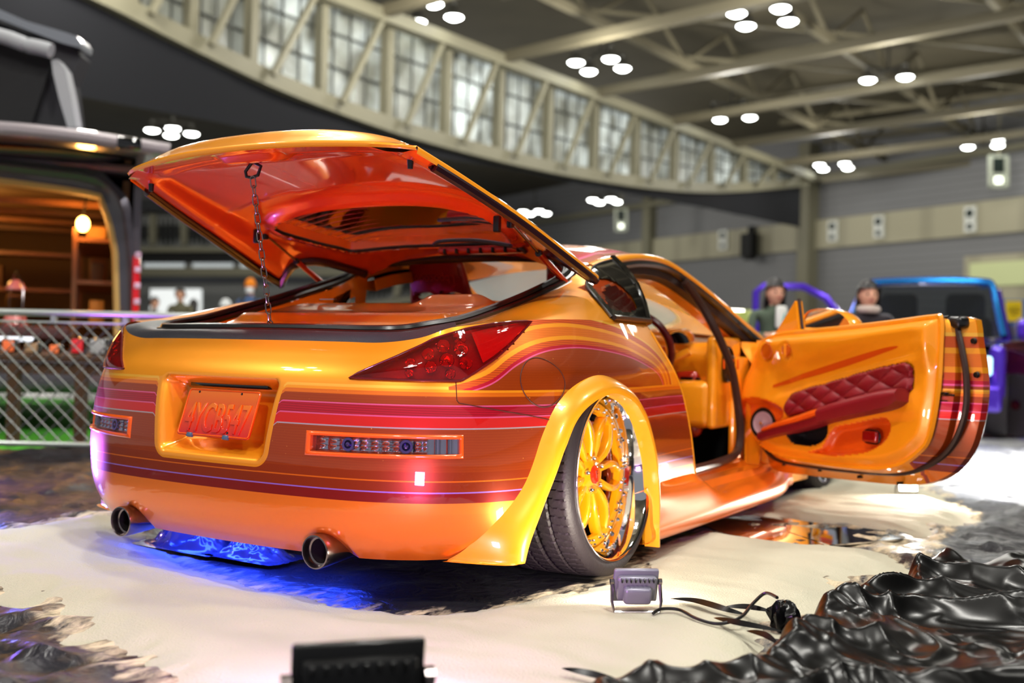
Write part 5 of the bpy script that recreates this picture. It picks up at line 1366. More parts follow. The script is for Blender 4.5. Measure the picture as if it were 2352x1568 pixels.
# wall signs: pairs of panels
mWh = mat('white_sign', (226, 228, 222), .5); mDg = mat('dark_sign_face', (34, 46, 40), .5)
for k, (u, v, s) in enumerate(((1670, 552, .8), (1922, 532, .85), (2028, 522, .9), (2238, 505, 1.05))):
    lab = ('white wall panel with round speaker, leftmost of four on the beige band', 'white wall panel with round speaker, second from left on the beige band', 'white wall panel with round speaker, third from left on the beige band', 'white wall panel with round speaker, rightmost and largest of four')[k]
    t = thing('wall_panel', lab, 'wall panel', tuple(FFR @ Vector((fpt2(u, v)[0], fpt2(u, v)[1], fin*.26))), 'white panels on the beige wall band')
    w_, h_ = 12*s, 24*s
    def pp(vf): return [Vector(q)-t.location for q in vf[0]], vf[1]
    mesh('upper_plate', pp(frect(u-w_, v-h_*1.1, u+w_, v, .26)), mWh, t, smooth=False); mesh('lower_plate', pp(frect(u-w_, v+h_*.15, u+w_, v+h_*1.1, .26)), mWh, t, smooth=False)
    c = FI @ P(u, v-h_*.55, pl=FP_); mesh('speaker_disc', pp(tr(tr(lathe([(0, .05), (.16, .04), (.2, 0)], 20), Matrix.Rotation(-PI/2*fin, 4, 'Y')), FFR @ Matrix.Translation((c.x, c.y, fin*.38)))), mDg, t)
    c = FI @ P(u, v+h_*.65, pl=FP_); mesh('lamp_disc', pp(tr(tr(lathe([(0, .05), (.12, .04), (.15, 0)], 20), Matrix.Rotation(-PI/2*fin, 4, 'Y')), FFR @ Matrix.Translation((c.x, c.y, fin*.38)))), mDg, t)
sp = frect(1730, 540, 1754, 590, .5, .5); tag(mesh('wall_speaker', join(sp, frect(1738, 522, 1746, 540, .4, .3), frect(1734, 590, 1750, 598, .5, .4)), mDark, smooth=False), 'black loudspeaker hanging on the grey far wall', 'speaker')
struct('door_1', frect(2222, 590, 2420, 700, .1, .15), mConc, smooth=False); struct('window_40', frect(2238, 606, 2420, 652, .26, .1), mat('pale_green_shutter', (206, 214, 160), .6), smooth=False)
# hanging light-box frames
def hangsign(u0, v0, u1, v1, D, lab):
    p0, p1 = P(u0, v0, D=D), P(u1, v1, D=D); c = (p0+p1)/2; w_ = abs((p1-p0).dot(CR)); h_ = abs(p1.z-p0.z); t = thing('hanging_sign', lab, 'sign', tuple(c)); M = frame_m((0, 0, 0), CR, (0, 0, 1))
    f = .16*w_
    mesh('sign_frame', tr(join(box((-w_/2+f/2, 0, 0), (f, h_, .15)), box((w_/2-f/2, 0, 0), (f, h_, .15)), box((0, h_/2-f/2, 0), (w_, f*.6, .15)), box((0, -h_/2+f/2, 0), (w_, f, .15)), box((0, -h_*.08, 0), (w_, f*.5, .13))), M), mat('pale_sign_frame', (196, 202, 184), .5), t, smooth=False)
    mesh('sign_face', tr(join(box((0, h_*.2, 0), (w_*.55, h_*.45, .08))), M), mDg, t, smooth=False)
    mesh('sign_lamp', tr(box((0, -h_*.26, 0), (w_*.36, h_*.2, .12)), M), mat('sign_lamp_glow', (250, 255, 240), .4, emit=(250, 255, 235), es=2.5), t, smooth=False)
    mesh('hanging_rod', join(cyl((0, 0, h_/2), (0, 0, h_/2+3.0), .04, 8)), mCream, t)
hangsign(2271, 356, 2316, 432, 44, 'pale framed light box hanging from the roof beam at upper right')
hangsign(1412, 478, 1441, 532, 62, 'narrow pale light box hanging beyond the curtain, above the car roof')
# lamp clusters: four lamps in a diamond on a cross bar
mBulb = mat('hall_lamp_glow', (255, 255, 250), .5, emit=(252, 255, 250), es=22)
mLampG = mat('lamp_housing_grey', (52, 50, 44), .7)
def cluster(x, y, z, lab, r=.25):
    t = thing('ceiling_lamp_cluster', lab, 'ceiling lamp', (x, y, z), 'lamp clusters under the hall roof')
    mesh('lamp_crossbar', join(box((0, 0, .42), (1.8, .08, .08)), box((0, 0, .42), (.08, 1.8, .08)), cyl((0, 0, .42), (0, 0, 1.5), .04, 8)), mLampG, t, smooth=False)
    for dx, dy in ((.82, 0), (-.82, 0), (0, .82), (0, -.82)):
        l = mesh('lamp_reflector', tr(lathe([(.05, .36), (.10, .34), (r*.85, .10), (r*1.08, 0), (r*1.0, .0)], 20), Matrix.Translation((dx, dy, 0)) @ Matrix.Rotation(-PI/2, 4, 'Y')), mLampG, t)
        mesh('lamp_bulb', tr(lathe([(0, -.09), (r*.6, -.07), (r*.97, -.01)], 20), Matrix.Translation((dx, dy, 0)) @ Matrix.Rotation(-PI/2, 4, 'Y')), mBulb, l)
    t.rotation_euler = (0, 0, .9); return t
names = ['above the window truss, nearest the top centre', 'at the top edge, right of centre', 'above the middle of the windows', 'at upper right, third row', 'above the corner column', 'beside the right hanging light box', 'directly over the grey far wall']
for (u, v, z), l in zip(((977,30,9.9),(1752,40,9.9),(1377,150,9.9),(2040,190,9.9),(1680,265,9.9),(2257,330,9.9),(1915,382,9.9)), names):
    p = P(u, v, Z=z); cluster(p.x, p.y, z, 'cluster of four round hall lamps '+l)
for (u, v, z), l in zip(((395,303,9.9),(1228,488,9.9),(1390,461,9.9)), ('seen under the curtain at the left, beside the hatch', 'low beyond the curtain, behind the raised hatch edge', 'beyond the curtain, left of the narrow light box')):
    p = P(u, v, Z=z); cluster(p.x, p.y, z, 'cluster of four round hall lamps '+l, .30)
for i, (x, y) in enumerate(NEAR):
    cluster(x, y, HALL_Z-1.6 if False else 9.9, 'cluster of four round hall lamps high above the car')
# second hall beyond the curtain: gallery front, windows and wall
def vrect(u0, v0, u1, v1, D, th=.3):
    p0, p1 = P(u0, v0, D=D), P(u1, v1, D=D); c = (p0+p1)/2; M = frame_m(c, CR, (0, 0, 1)); return tr(box((0, 0, -th/2), (abs((p1-p0).dot(CR)), abs(p1.z-p0.z), th)), M)
struct('wall_left', vrect(-2600, 430, 1130, 800, 58), mat('second_hall_wall', (150, 150, 148), .7, noise_amt=.15, noise_scale=.3), smooth=False)
struct('trim_210', vrect(-2600, 440, 1130, 500, 56), mat('dark_gallery', (52, 52, 54), .7), smooth=False)
struct('trim_211', vrect(-2600, 500, 1130, 560, 57), mat('gallery_recess', (70, 70, 70), .7), smooth=False)
for k, u in enumerate(range(-90, 900, 72)):
    struct('trim_%d' % (220+k), join(vrect(u, 492, u+14, 562, 55, .4), ), mCream, smooth=False)
    for j in range(1, 5): struct('trim_%d' % (300+k*5+j), vrect(u+14+j*11, 500, u+17+j*11, 560, 55.5, .1), mDark, smooth=False)
struct('trim_240', vrect(-400, 560, 1130, 584, 54, .6), mCream, smooth=False)
struct('trim_241', vrect(-400, 584, 1130, 592, 54.4, .6), mDark, smooth=False)
for k, u in enumerate((340, 452, 562)): struct('window_%d' % (50+k), vrect(u-10, 594, u+80, 614, 55), mat('gallery_glow', (200, 205, 205), .5, emit=(215, 222, 222), es=.55), smooth=False)
struct('trim_242', vrect(-400, 616, 1130, 632, 53.5, .6), mCream, smooth=False); struct('trim_243', vrect(-400, 632, 1130, 652, 53, .6), mat('dark_gallery_base', (44, 46, 52), .7), smooth=False)
struct('door_2', vrect(345, 662, 460, 760, 52), mat('bright_doorway', (235, 238, 238), .6, emit=(235, 240, 240), es=.7), smooth=False)
# ================================================================ PEOPLE (behind the stand, out of focus)
def skin_body(name, pts, edges, parent, m, lvl=2):
    me = bpy.data.meshes.new(name); me.from_pydata([p[:3] for p in pts], edges, []); o = bpy.data.objects.new(name, me); col.objects.link(o)
    md = o.modifiers.new('s', 'SKIN'); sv_ = me.skin_vertices[0].data
    for i, p in enumerate(pts): sv_[i].radius = (p[3], p[4] if len(p) > 4 else p[3]); sv_[i].use_root = (i == 0)
    md.use_smooth_shade = True; ss = o.modifiers.new('d', 'SUBSURF'); ss.levels = ss.render_levels = lvl
    dg = bpy.context.evaluated_depsgraph_get(); m2 = bpy.data.meshes.new_from_object(o.evaluated_get(dg)); bpy.data.objects.remove(o)
    m2.polygons.foreach_set('use_smooth', [True]*len(m2.polygons)); o = bpy.data.objects.new(name, m2); col.objects.link(o); m2.materials.clear()
    for q in (m if isinstance(m, (list, tuple)) else [m]): m2.materials.append(q)
    o.parent = parent; return o
mSkin = mat('skin', (214, 160, 132), .55, spec=.4); mHairB = mat('black_hair', (22, 17, 16), .45, spec=.6)
def head_vf():
    def f(a, b):
        t, ph = 2*PI*a, PI*b; x, y, z = math.sin(ph)*math.sin(t), -math.sin(ph)*math.cos(t), math.cos(ph)
        r = 1.0; X, Y, Z = x*.075, y*.092, z*.115
        if Z < 0: k = 1-.32*(-z)**1.5; X *= k; Y *= (1-.18*(-z)**1.5)
        fr = max(0, -y)
        Y -= .018*fr*math.exp(-((X/.013)**2+((Z+.012)/.026)**2))               # nose
        Y += .010*fr*(math.exp(-(((abs(X)-.031)/.017)**2+((Z-.012)/.014)**2)))   # eye sockets
        Y -= .006*fr*math.exp(-((X/.025)**2+((Z+.052)/.010)**2))
        Y -= .008*fr*math.exp(-((X/.022)**2+((Z+.088)/.016)**2))
        return (X, Y, Z)
    return grid(36, 28, f)
def person(label, loc, rz, h=1.66, top=(70, 80, 70), trousers=(36, 38, 46), hair='long', hat=None, mask=False, extra=None, seated=False, arms='down', skin_m=None):
    o = thing('person', label, 'person', loc, rz=rz); s = h/1.66
    zs = lambda z: (z-(.42 if seated else 0))*s
    hp, kn, an = .90, .48, .07
    sm = skin_m or mSkin
    P_ = [(0, .0, zs(.92), .14*s, .10*s), (0, .0, zs(1.08), .125*s, .09*s), (0, .0, zs(1.25), .15*s, .10*s), (0, .01, zs(1.37), .10*s, .07*s), (0, -.005, zs(1.43), .052*s, .052*s), (0, -.01, zs(1.50), .045*s, .045*s)]
    E = [(0, 1), (1, 2), (2, 3), (3, 4), (4, 5)]
    n = 6
    for sg in (-1, 1):
        if seated: L_ = [(sg*.09, -.02, zs(.88), .09), (sg*.10, -.40, zs(.86), .07), (sg*.10, -.42, zs(.47), .045), (sg*.10, -.52, zs(.44), .04)]
        else: L_ = [(sg*.09, 0, zs(.86), .088), (sg*.10, -.01, zs(.48), .058), (sg*.11, .01, zs(.09), .040), (sg*.115, -.13, zs(.04), .036)]
        for k, q in enumerate(L_): P_.append(tuple(v*(s if i == 3 else 1) for i, v in enumerate(q))); E.append((0 if k == 0 else n-1, n)); n += 1
        if arms == 'down': A_ = [(sg*.185, .01, zs(1.345), .055), (sg*.225, .02, zs(1.08), .040), (sg*.215, -.06, zs(.86), .027), (sg*.21, -.08, zs(.79), .030)]
        else: A_ = [(sg*.185, .01, zs(1.345), .055), (sg*.23, -.03, zs(1.10), .042), (sg*.14, -.23, zs(1.10), .030), (sg*.09, -.29, zs(1.12), .030)]
        for k, q in enumerate(A_): P_.append(tuple(v*(s if i == 3 else 1) for i, v in enumerate(q))); E.append((2 if k == 0 else n-1, n)); n += 1
        # fingers
        w_ = P_[n-1]
        for k in range(5):
            dx = (-.022+.011*k) if k < 4 else .03*-sg
            e = (w_[0]+dx*(1 if arms == 'down' else .8), w_[1]-(.012 if k < 4 else .03), w_[2]-(.075-.006*abs(k-1.5) if k < 4 else .035), .0085)
            if arms != 'down': e = (w_[0]-sg*(.055 if k < 4 else .03), w_[1]-.02+dx*.8*0, w_[2]-.02+dx, .0085)
            P_.append(e); E.append((n-1 if k == 0 else n-1-k, n)); n += 1
    b = skin_body('body', P_, E, o, [mat('cloth_%d_%d_%d' % tuple(top), top, .8), sm, mat('cloth_%d_%d_%d' % tuple(trousers), trousers, .8)])
    for p in b.data.polygons:
        z = p.center.z; x = abs(p.center.x)
        wr = (x > .12 and z < zs(.88) and not seated and x > .17) or (arms != 'down' and p.center.y < -.235*s and z > zs(.95))
        p.material_index = 1 if z > zs(1.435) or wr else (2 if z < zs(.90) and not (x > .17 and arms == 'down') else 0)
    hd = mesh('head', tr(head_vf(), Matrix.Translation((0, -.02*s, zs(1.555)))), sm, o, auto=0)
    ey = [tr(lathe([(0, .006), (.010, .002), (.011, 0)], 10), Matrix.Translation((q*.031, -.095, zs(1.567))) @ Matrix.Rotation(-PI/2, 4, 'Z')) for q in (-1, 1)]
    pieces('eye', ey, mat('dark_eye', (20, 14, 12), .2), hd)
    mesh('mouth', rbox((0, -.108, zs(1.502)), (.042, .008, .010), .003), mat('lip_red', (170, 80, 76), .5), hd)
    pieces('ear', [rbox((q*.077, .0, zs(1.555)), (.014, .03, .05), .006, 2) for q in (-1, 1)], sm, hd)
    if hair:
        L_ = {'long': .34, 'bob': .20, 'short': .06}[hair]
        def hf(a, bb):
            t = 2*PI*a; back = .5-.5*math.cos(t+PI); y_ = -math.cos(t)
            if bb < .55: ph = (bb/.55)*PI*.5; r = math.sin(ph); z = math.cos(ph)*.128
            else: r = 1+.10*math.sin((bb-.55)/.45*PI); z = -(bb-.55)/.45*L_*(1 if y_ > -.35 else .12)
            fr = 1 if y_ > -.5 else 1-.0*bb
            X, Y = math.sin(t)*.092*r, .0+y_*.104*r*fr
            if y_ < -.02: z = max(z, .050 if y_ < -.3 else .02); Y = max(Y, -.098)
            return (X, Y-.012, z+zs(1.565))
        mesh('hair', grid(32, 20, hf), mHairB, o)
    if hat:
        mesh('beanie', tr(grid(28, 14, lambda a, bb: (lambda t, ph: (.094*math.sin(ph)*math.sin(t)*(1.06 if bb > .86 else 1), .108*math.sin(ph)*math.cos(t)*(1.06 if bb > .86 else 1), .13*math.cos(ph)))(2*PI*a, bb*PI*.54)), Matrix.Translation((0, -.01, zs(1.585)))), mat('hat_%d_%d_%d' % tuple(hat), hat, .9), o)
    if mask: mesh('face_mask', tr(grid(12, 8, lambda a, bb: (lerp(-.066, .066, a), -.116+.055*abs(2*a-1)**2.2-.008*math.sin(PI*bb), lerp(-.085, .0, bb))), Matrix.Translation((0, -.012, zs(1.552)))), mat('white_mask', (225, 228, 232), .8), o)
    if extra: extra(o, zs)
    return o
def gpos(u, D, z=0.): p = at_ud(u, D); return (p.x, p.y, z)
def face_cam(loc, off=0.): return math.atan2(CAM.y-loc[1], CAM.x-loc[0])+PI/2+off
def badge(o, zs): mesh('yellow_badge', rbox((.02, -.125, zs(1.16)), (.12, .01, .16), .004), mat('yellow_card', (224, 214, 60), .5), o); mesh('scarf', tube([(.07*math.sin(a), -.02-.065*math.cos(a), zs(1.415)) for a in [2*PI*k/14 for k in range(14)]], .032, 8, closed=True), mat('beige_scarf', (190, 175, 165), .9), o)
def strap(o, zs): mesh('lanyard', tube([(.05, -.11, zs(1.40)), (.03, -.135, zs(1.25)), (0, -.13, zs(1.12))], .012, 6), mat('teal_lanyard', (60, 160, 160), .6), o); mesh('white_shirt', rbox((.02, -.105, zs(1.30)), (.10, .05, .20), .03, 3), mWh, o)
def pack(o, zs): pieces('pack_strap', [tube([(q*.11, .06, zs(1.40)), (q*.11, -.10, zs(1.36)), (q*.12, -.12, zs(1.15))], .022, 6) for q in (-1, 1)], mDark, o); mesh('backpack', rbox((0, .17, zs(1.22)), (.30, .14, .42), .05, 3), mDark, o)
l_ = gpos(1776, 9.2); person('person in green jacket with short fringe, at the purple truck door', l_, face_cam(l_, .45), 1.36, (74, 88, 72), hair='bob', extra=strap, arms='front')
l_ = gpos(1990, 8.6); person('person with long hair and yellow card before the blue truck windscreen', l_, face_cam(l_, .35), 1.32, (40, 34, 40), hair='long', extra=badge, arms='front')
l_ = gpos(572, 17.5); person('person in orange beanie, face mask and blue jacket with backpack, under the raised hatch', l_, face_cam(l_, -.2), 1.78, (70, 96, 140), hat=(232, 132, 30), mask=True, hair='short', extra=pack)
l_ = gpos(352, 21); person('person in grey coat standing behind the fence, nearest the van tail lamp', l_, face_cam(l_, .6), 1.60, (110, 112, 108), hair='short')
l_ = gpos(412, 19); person('person in olive jacket behind the fence, left of the brown haired visitor', l_, face_cam(l_, -.4), 1.70, (96, 92, 70), hair='short', arms='front')
l_ = gpos(442, 22); person('person with brown hair and black coat behind the fence, right of the olive jacket', l_, face_cam(l_, 2.6), 1.62, (30, 30, 34), hair='bob')
l_ = gpos(515, 20); person('person in white hat and pale coat, left of the orange beanie visitor', l_, face_cam(l_, 1.5), 1.52, (200, 204, 206), hat=(226, 230, 232), hair='short')
# ================================================================ BLUE AND PURPLE TRUCK
def flip_paint():
    m = mat('blue_violet_flip_paint', (30, 110, 180), .22, .7, 1, .03); nt = m.node_tree; b = nt.nodes['Principled BSDF']
    lw = nt.nodes.new('ShaderNodeLayerWeight'); lw.inputs[0].default_value = .45; r = nt.nodes.new('ShaderNodeValToRGB'); e = r.color_ramp.elements
    e[0].position = .25; e[0].color = lin((16, 120, 190)); e[1].position = .75; e[1].color = lin((92, 40, 210)); nt.links.new(lw.outputs['Facing'], r.inputs[0]); nt.links.new(r.outputs[0], b.inputs['Base Color']); return m
mFlip = flip_paint(); mPur = mat('violet_paint', (84, 44, 205), .2, .5, 1, .03)
tl_ = gpos(2108, 10.7); truck = thing('pickup_truck', 'low blue and purple custom pickup truck facing the camera behind the open orange door', 'pickup truck', tl_); truck.rotation_euler = (0, 0, face_cam(tl_, -.10)); truck.scale = (.98, 1, 1)
mesh('cab_shell', join(rbox((0, 1.1, .62), (1.62, 1.5, .62), .08, 3), rbox((0, 2.9, .60), (1.60, 2.0, .50), .06, 3)), mFlip, truck)
RF = [(-.60, 1.565), (-.35, 1.60), (.35, 1.60), (.60, 1.565)]
mesh('cab_roof', grid(16, 8, lambda a, b: (lerp(-.66, .66, a), lerp(.80, 1.75, b), 1.535+.06*(1-(2*a-1)**4)*math.sin(PI*lerp(.25, .8, b)))), mFlip, truck)
mesh('roof_front_edge', tube(crv([Vector(p) for p in ((-.80, .42, .98), (-.72, .62, 1.30), (-.66, .80, 1.52), (-.55, .80, 1.57), (0, .79, 1.585), (.55, .80, 1.57), (.66, .80, 1.52), (.72, .62, 1.30), (.80, .42, .98))], 5), .040, 8), mFlip, truck)
pieces('rear_pillar', [tube([(q*.66, 1.75, 1.53), (q*.78, 1.85, .95)], .06, 8) for q in (-1, 1)], mPur, truck)
mesh('windscreen', grid(10, 6, lambda a, b: (lerp(-.78+.12*b, .78-.12*b, a), lerp(.42, .80, b), lerp(.97, 1.53, b))), mat('dark_windscreen', (60, 66, 72), .03, trans=.85, ior=1.1, coat=1), truck)
mesh('cabin_dark', rbox((0, 1.35, 1.0), (1.30, .5, .34), .12, 3), mDark, truck); pieces('seat_back', [rbox((q*.36, 1.45, 1.18), (.42, .16, .50), .08, 3) for q in (-1, 1)], mat('navy_seat', (24, 30, 60), .6), truck)
mesh('hood', grid(14, 10, lambda a, b: (lerp(-.78, .78, a), lerp(-.62, .46, b), .86+.09*b+.05*(1-(2*a-1)**2))), mFlip, truck)
pieces('front_wing', [rbox((q*.78, -.10, .62), (.14, 1.2, .52), .06, 3) for q in (-1, 1)], mPur, truck)
mesh('grille', rbox((0, -.64, .66), (1.10, .06, .24), .02), mGloss, truck); mesh('front_bumper', rbox((0, -.70, .38), (1.66, .14, .26), .05, 3), mPur, truck)
pieces('headlamp', [rbox((q*.64, -.66, .68), (.26, .06, .18), .03, 2) for q in (-1, 1)], mat('headlamp_glow', (190, 240, 250), .2, emit=(180, 235, 250), es=1.5), truck)
pieces('wheel', [tr(lathe([(.05, -.1), (.20, -.1), (.30, -.10), (.31, -.02), (.30, .10), (.20, .10), (.18, .06), (.05, .06)], 28), Matrix.Translation((q*.76, y, .31))) for q in (-1, 1) for y in (-.15, 2.9)], mTyre, truck)
dv_ = [(.0, .62), (.0, 1.50), (.55, 1.50), (.78, 1.40), (1.05, .98), (1.05, .55), (.95, .30), (.0, .30)]
td = mesh('open_door', tube([(-1.76+x, .25+.25*x, z) for x, z in ((.0, .95), (.0, 1.44), (.08, 1.50), (.50, 1.50), (.74, 1.38), (1.05, .97))], .042, 8), mPur, truck)
mesh('door_lower', prism([(.0, .97), (1.07, .97), (1.07, .30), (.10, .28), (.0, .50)], lambda x, z: (-1.76+x, .20+.25*x, z), lambda x, z: (-1.76+x, .29+.25*x, z)), mPur, td, smooth=False)
mesh('door_window', prism([(.02, .97), (.02, 1.47), (.50, 1.48), (.72, 1.37), (1.03, .97)], lambda x, z: (-1.76+x, .245+.25*x, z), lambda x, z: (-1.76+x, .249+.25*x, z)), mGlass, td, smooth=False)
mi = mesh('wing_mirror', tr(rbox((1.05, .40, 1.05), (.26, .14, .22), .07, 3), Matrix.Identity(4)), mPur, truck)
# lime and silver car beyond the orange windscreen pillar
def simple_car(name, lab, loc, rz, m, L=4.2, W=1.7, H=1.35, glow=None, catg='car'):
    o = thing(name, lab, catg, loc, rz=rz)
    pr_ = [(-L/2, .42), (-L/2+.05, .70), (-L*.30, .80), (-L*.13, H*.93), (L*.02, H), (L*.22, H*.96), (L*.40, .92), (L/2-.04, .86), (L/2, .50), (L/2-.05, .25), (-L/2+.05, .22)]
    C_ = [(p.x, p.y) for p in crv([Vector((a, b, 0)) for a, b in pr_[:-2]], 4)]+pr_[-2:]
    V = []; F = []; n = len(C_); secs = [(-1, .0), (-.93, .55), (-.80, .9), (0, 1), (.80, .9), (.93, .55), (1, .0)]
    for s, k in secs:
        for y, z in C_: V.append(Vector((s*W/2*(1 if z < .8 else 1-.22*(z-.8)/(H-.8)), y*(.97+.03*k), z if z < .72 else .72+(z-.72)*(.55+.45*k))))
    for i in range(len(secs)-1):
        for k in range(n): F.append((i*n+k, i*n+(k+1) % n, (i+1)*n+(k+1) % n, (i+1)*n+k))
    F.append(tuple(range(n))); F.append(tuple((len(secs)-1)*n+k for k in reversed(range(n))))
    mesh('car_body', (V, F), m, o, auto=40)
    mesh('windscreen', grid(8, 4, lambda a, b: (lerp(-.62, .62, a)*(1-.12*b), lerp(-L*.275, -L*.13, b)-.02, lerp(.83, H*.90, b)+.03)), mGloss, o)
    pieces('side_window', [prism([(-L*.20, .86), (-L*.10, H*.90), (L*.20, H*.91), (L*.32, .88)], lambda y, z: (q*(W/2-.03), y, z), lambda y, z: (q*(W/2+.005), y, z)) for q in (-1, 1)], mGloss, o, smooth=False)
    pieces('wheel', [tr(lathe([(.05, -.1), (.20, -.1), (.30, -.10), (.31, 0), (.30, .10), (.20, .10), (.05, .08)], 24), Matrix.Translation((q*(W/2-.08), y, .31))) for q in (-1, 1) for y in (-L*.31, L*.30)], mTyre, o)
    if glow: pieces('headlamp', [rbox((q*W*.36, -L/2+.02, .62), (.30, .10, .15), .03, 2) for q in (-1, 1)], mat('lamp_glow_%d' % glow[0], glow, .2, emit=glow, es=2.), o)
    return o
l_ = gpos(1655, 15.5); simple_car('lime_car', 'lime and silver low car beyond the orange car, left of the purple truck door', l_, face_cam(l_, -.5), mat('lime_silver_paint', (205, 222, 120), .2, .3, 1, .03), H=1.42)
l_ = gpos(2760, 9.6); simple_car('maroon_car', 'dark maroon car at the right edge of the hall behind the truck', l_, face_cam(l_, 1.2), mat('maroon_paint', (60, 10, 22), .15, .3, 1, .03), H=1.05)
l_ = gpos(2430, 18.5); simple_car('purple_car', 'glossy purple car with bright lamps right of the blue truck', l_, face_cam(l_, .2), mPur, H=1.55, glow=(230, 250, 235))
l_ = gpos(1400, 20); simple_car('orange_show_car', 'orange show car seen through the cabin of the nearest coupe', l_, face_cam(l_, .9), mat('burnt_orange_paint', (225, 110, 40), .2, .2, 1, .03), H=1.5)
l_ = gpos(1150, 22); simple_car('silver_van', 'pale silver van seen through the rear opening of the coupe', l_, face_cam(l_, .5), mat('pale_silver_paint', (185, 188, 186), .25, .5, .8, .05), H=1.8, catg='van')
# banner with a yellow sign, bright floor and red stripes at the right
bn = tag(mesh('blue_banner', vrect(2262, 686, 2460, 762, 24, .1), mat('blue_banner', (44, 120, 205), .6), smooth=False), 'plain blue banner wall at the right edge beyond the truck', 'banner')
ys = mesh('yellow_sign', vrect(2312, 690, 2348, 738, 23.93, .07), mat('yellow_sign', (240, 212, 30), .5), smooth=False); tag(ys, 'small yellow sign with dark characters on the blue banner', 'sign')
mesh('sign_characters', join(*[vrect(2330+a, 714+b, 2330+a+w_, 714+b+2.2, 23.855, .03) for a, b, w_ in ((-10, -8, 8), (1, -9, 9), (-10, -2, 6), (2, -1, 9), (-6, 5, 10))]), mat('olive_letter', (110, 96, 20), .6), ys)
gs_ = grid(2, 2, lambda a, b: (lambda u, v: P(u, v, Z=-.022))(0, 0))
def gquad(p, z): q = [P(u, v, Z=z) for u, v in p]; return [Vector((r.x, r.y, z)) for r in q], [tuple(range(len(q)))]
struct('floor_2', gquad(((2130,1112),(2200,1030),(2240,1008),(2500,1000),(2900,1010),(2900,1140),(2500,1120)), -.02), mat('white_stand_floor', (236, 238, 240), .16, coat=.4), smooth=False)
for k, p in enumerate((((2235,1002),(2255,985),(2700,985),(2700,1006)), ((2290,962),(2300,946),(2700,950),(2700,970)), ((2296,925),(2302,910),(2700,912),(2700,930)))):
    struct('trim_%d' % (500+k), gquad(p, -.016), mat('red_floor_stripe', (200, 30, 44), .4), smooth=False)
lamp('stand_light', 'SPOT', P(2330, 300, D=10), 4500, (1, 1, 1), .3, target=P(2330, 1060, Z=0), spot=38)
# ================================================================ VAN WITH OPEN TAILGATE, ROOF TENT
mVan = mat('grey_violet_van_paint', (96, 92, 104), .3, .4, .8, .05); mVin = mat('van_lining', (120, 92, 62), .7); mWood = mat('varnished_wood', (120, 72, 34), .45, coat=.3, noise_amt=.2, noise_scale=9)
VD = 8.3; vo_ = gpos(70, VD); van = thing('camper_van', 'dark camper van with lifted tailgate and amber lit interior behind the fence', 'van', vo_)
vrz = math.atan2(CR.y, CR.x)+math.radians(21); van.rotation_euler = (0, 0, vrz); VM = Matrix.Translation(vo_) @ Matrix.Rotation(vrz, 4, 'Z'); VI = VM.inverted()
def vl(u, v, D=VD):
    yy = D-VD; q = VI @ P(u, v, pl=(VM @ Vector((0, yy, 0)), VM.to_3x3() @ Vector((0, 1, 0)))); return q.x, q.z
xR, zT = vl(318, 420)[0], vl(150, 395)[1]
xL = xR-2.05
OP = [(xL+.12, .62), (xL+.12, zT-.25), (xL+.30, zT-.06), (xR-.42, zT-.12), (xR-.24, zT-.24), (xR-.14, zT-.60), (xR-.10, .62)]
OPc = [OP[0]]+[(p.x, p.y) for p in crv([Vector((a, b, 0)) for a, b in OP[1:6]], 5)]+[OP[6]]
OT = [(xL, .30), (xL, zT-.1), (xL+.2, zT+.10), (xR-.30, zT+.05), (xR-.06, zT-.18), (xR, zT-.75), (xR+.02, .30)]
def rear_frame():
    n = 60; V = []; F = []; c = ((xL+xR)/2, 1.25)
    def hit(Pg, an):
        dx, dz = math.cos(an), math.sin(an); best = 0
        for i in range(len(Pg)):
            x1, z1 = Pg[i][0]-c[0], Pg[i][1]-c[1]; x2, z2 = Pg[(i+1) % len(Pg)][0]-c[0], Pg[(i+1) % len(Pg)][1]-c[1]; den = dx*(z2-z1)-dz*(x2-x1)
            if abs(den) < 1e-9: continue
            t = (x1*(z2-z1)-z1*(x2-x1))/den; u = (x1*dz-z1*dx)/den
            if t > 0 and -1e-6 <= u <= 1+1e-6: best = max(best, t)
        return c[0]+dx*best, c[1]+dz*best
    for k in range(n):
        an = 2*PI*k/n; a, b = hit(OT, an), hit(OPc, an)
        V += [Vector((a[0], .25, a[1])), Vector((a[0], .03, a[1])), Vector((lerp(a[0], b[0], .35), 0, lerp(a[1], b[1], .35))), Vector((lerp(a[0], b[0], .55), .04, lerp(a[1], b[1], .55))), Vector((b[0], .07, b[1])), Vector((b[0], .16, b[1]))]
    for k in range(n):
        for j in range(5): F.append((k*6+j, ((k+1) % n)*6+j, ((k+1) % n)*6+j+1, k*6+j+1))
    return V, F
mesh('rear_frame', rear_frame(), mVan, van, auto=50)
mesh('door_lining_strip', tube([(x, .12, z) for x, z in OPc], .05, 8), mat('cream_van_lining', (220, 178, 112), .6), van)
mesh('side_wall', join(box((xR+.0, 2.3, 1.2), (.06, 4.4, 1.9)), box((xL, 2.3, 1.2), (.06, 4.4, 1.9))), mVan, van, smooth=False)
mesh('van_roof', rbox(((xL+xR)/2, 2.3, zT+.08), (xR-xL, 4.5, .10), .04), mVan, van)
mesh('van_floor', box(((xL+xR)/2, 2.3, .60), (xR-xL, 4.4, .06)), mWood, van, smooth=False)
mesh('interior_ceiling', grid(20, 20, lambda a, b: (lerp(xL+.06, xR-.06, a), lerp(.15, 4.2, b), zT-.04-.10*(2*a-1)**4)), mVin, van)
pieces('inner_wall', [box((xR-.09, 2.2, 1.3), (.05, 4.1, 1.5)), box((xL+.09, 2.2, 1.3), (.05, 4.1, 1.5)), box(((xL+xR)/2, 4.2, 1.3), (xR-xL, .05, 1.6))], mVin, van, smooth=False)
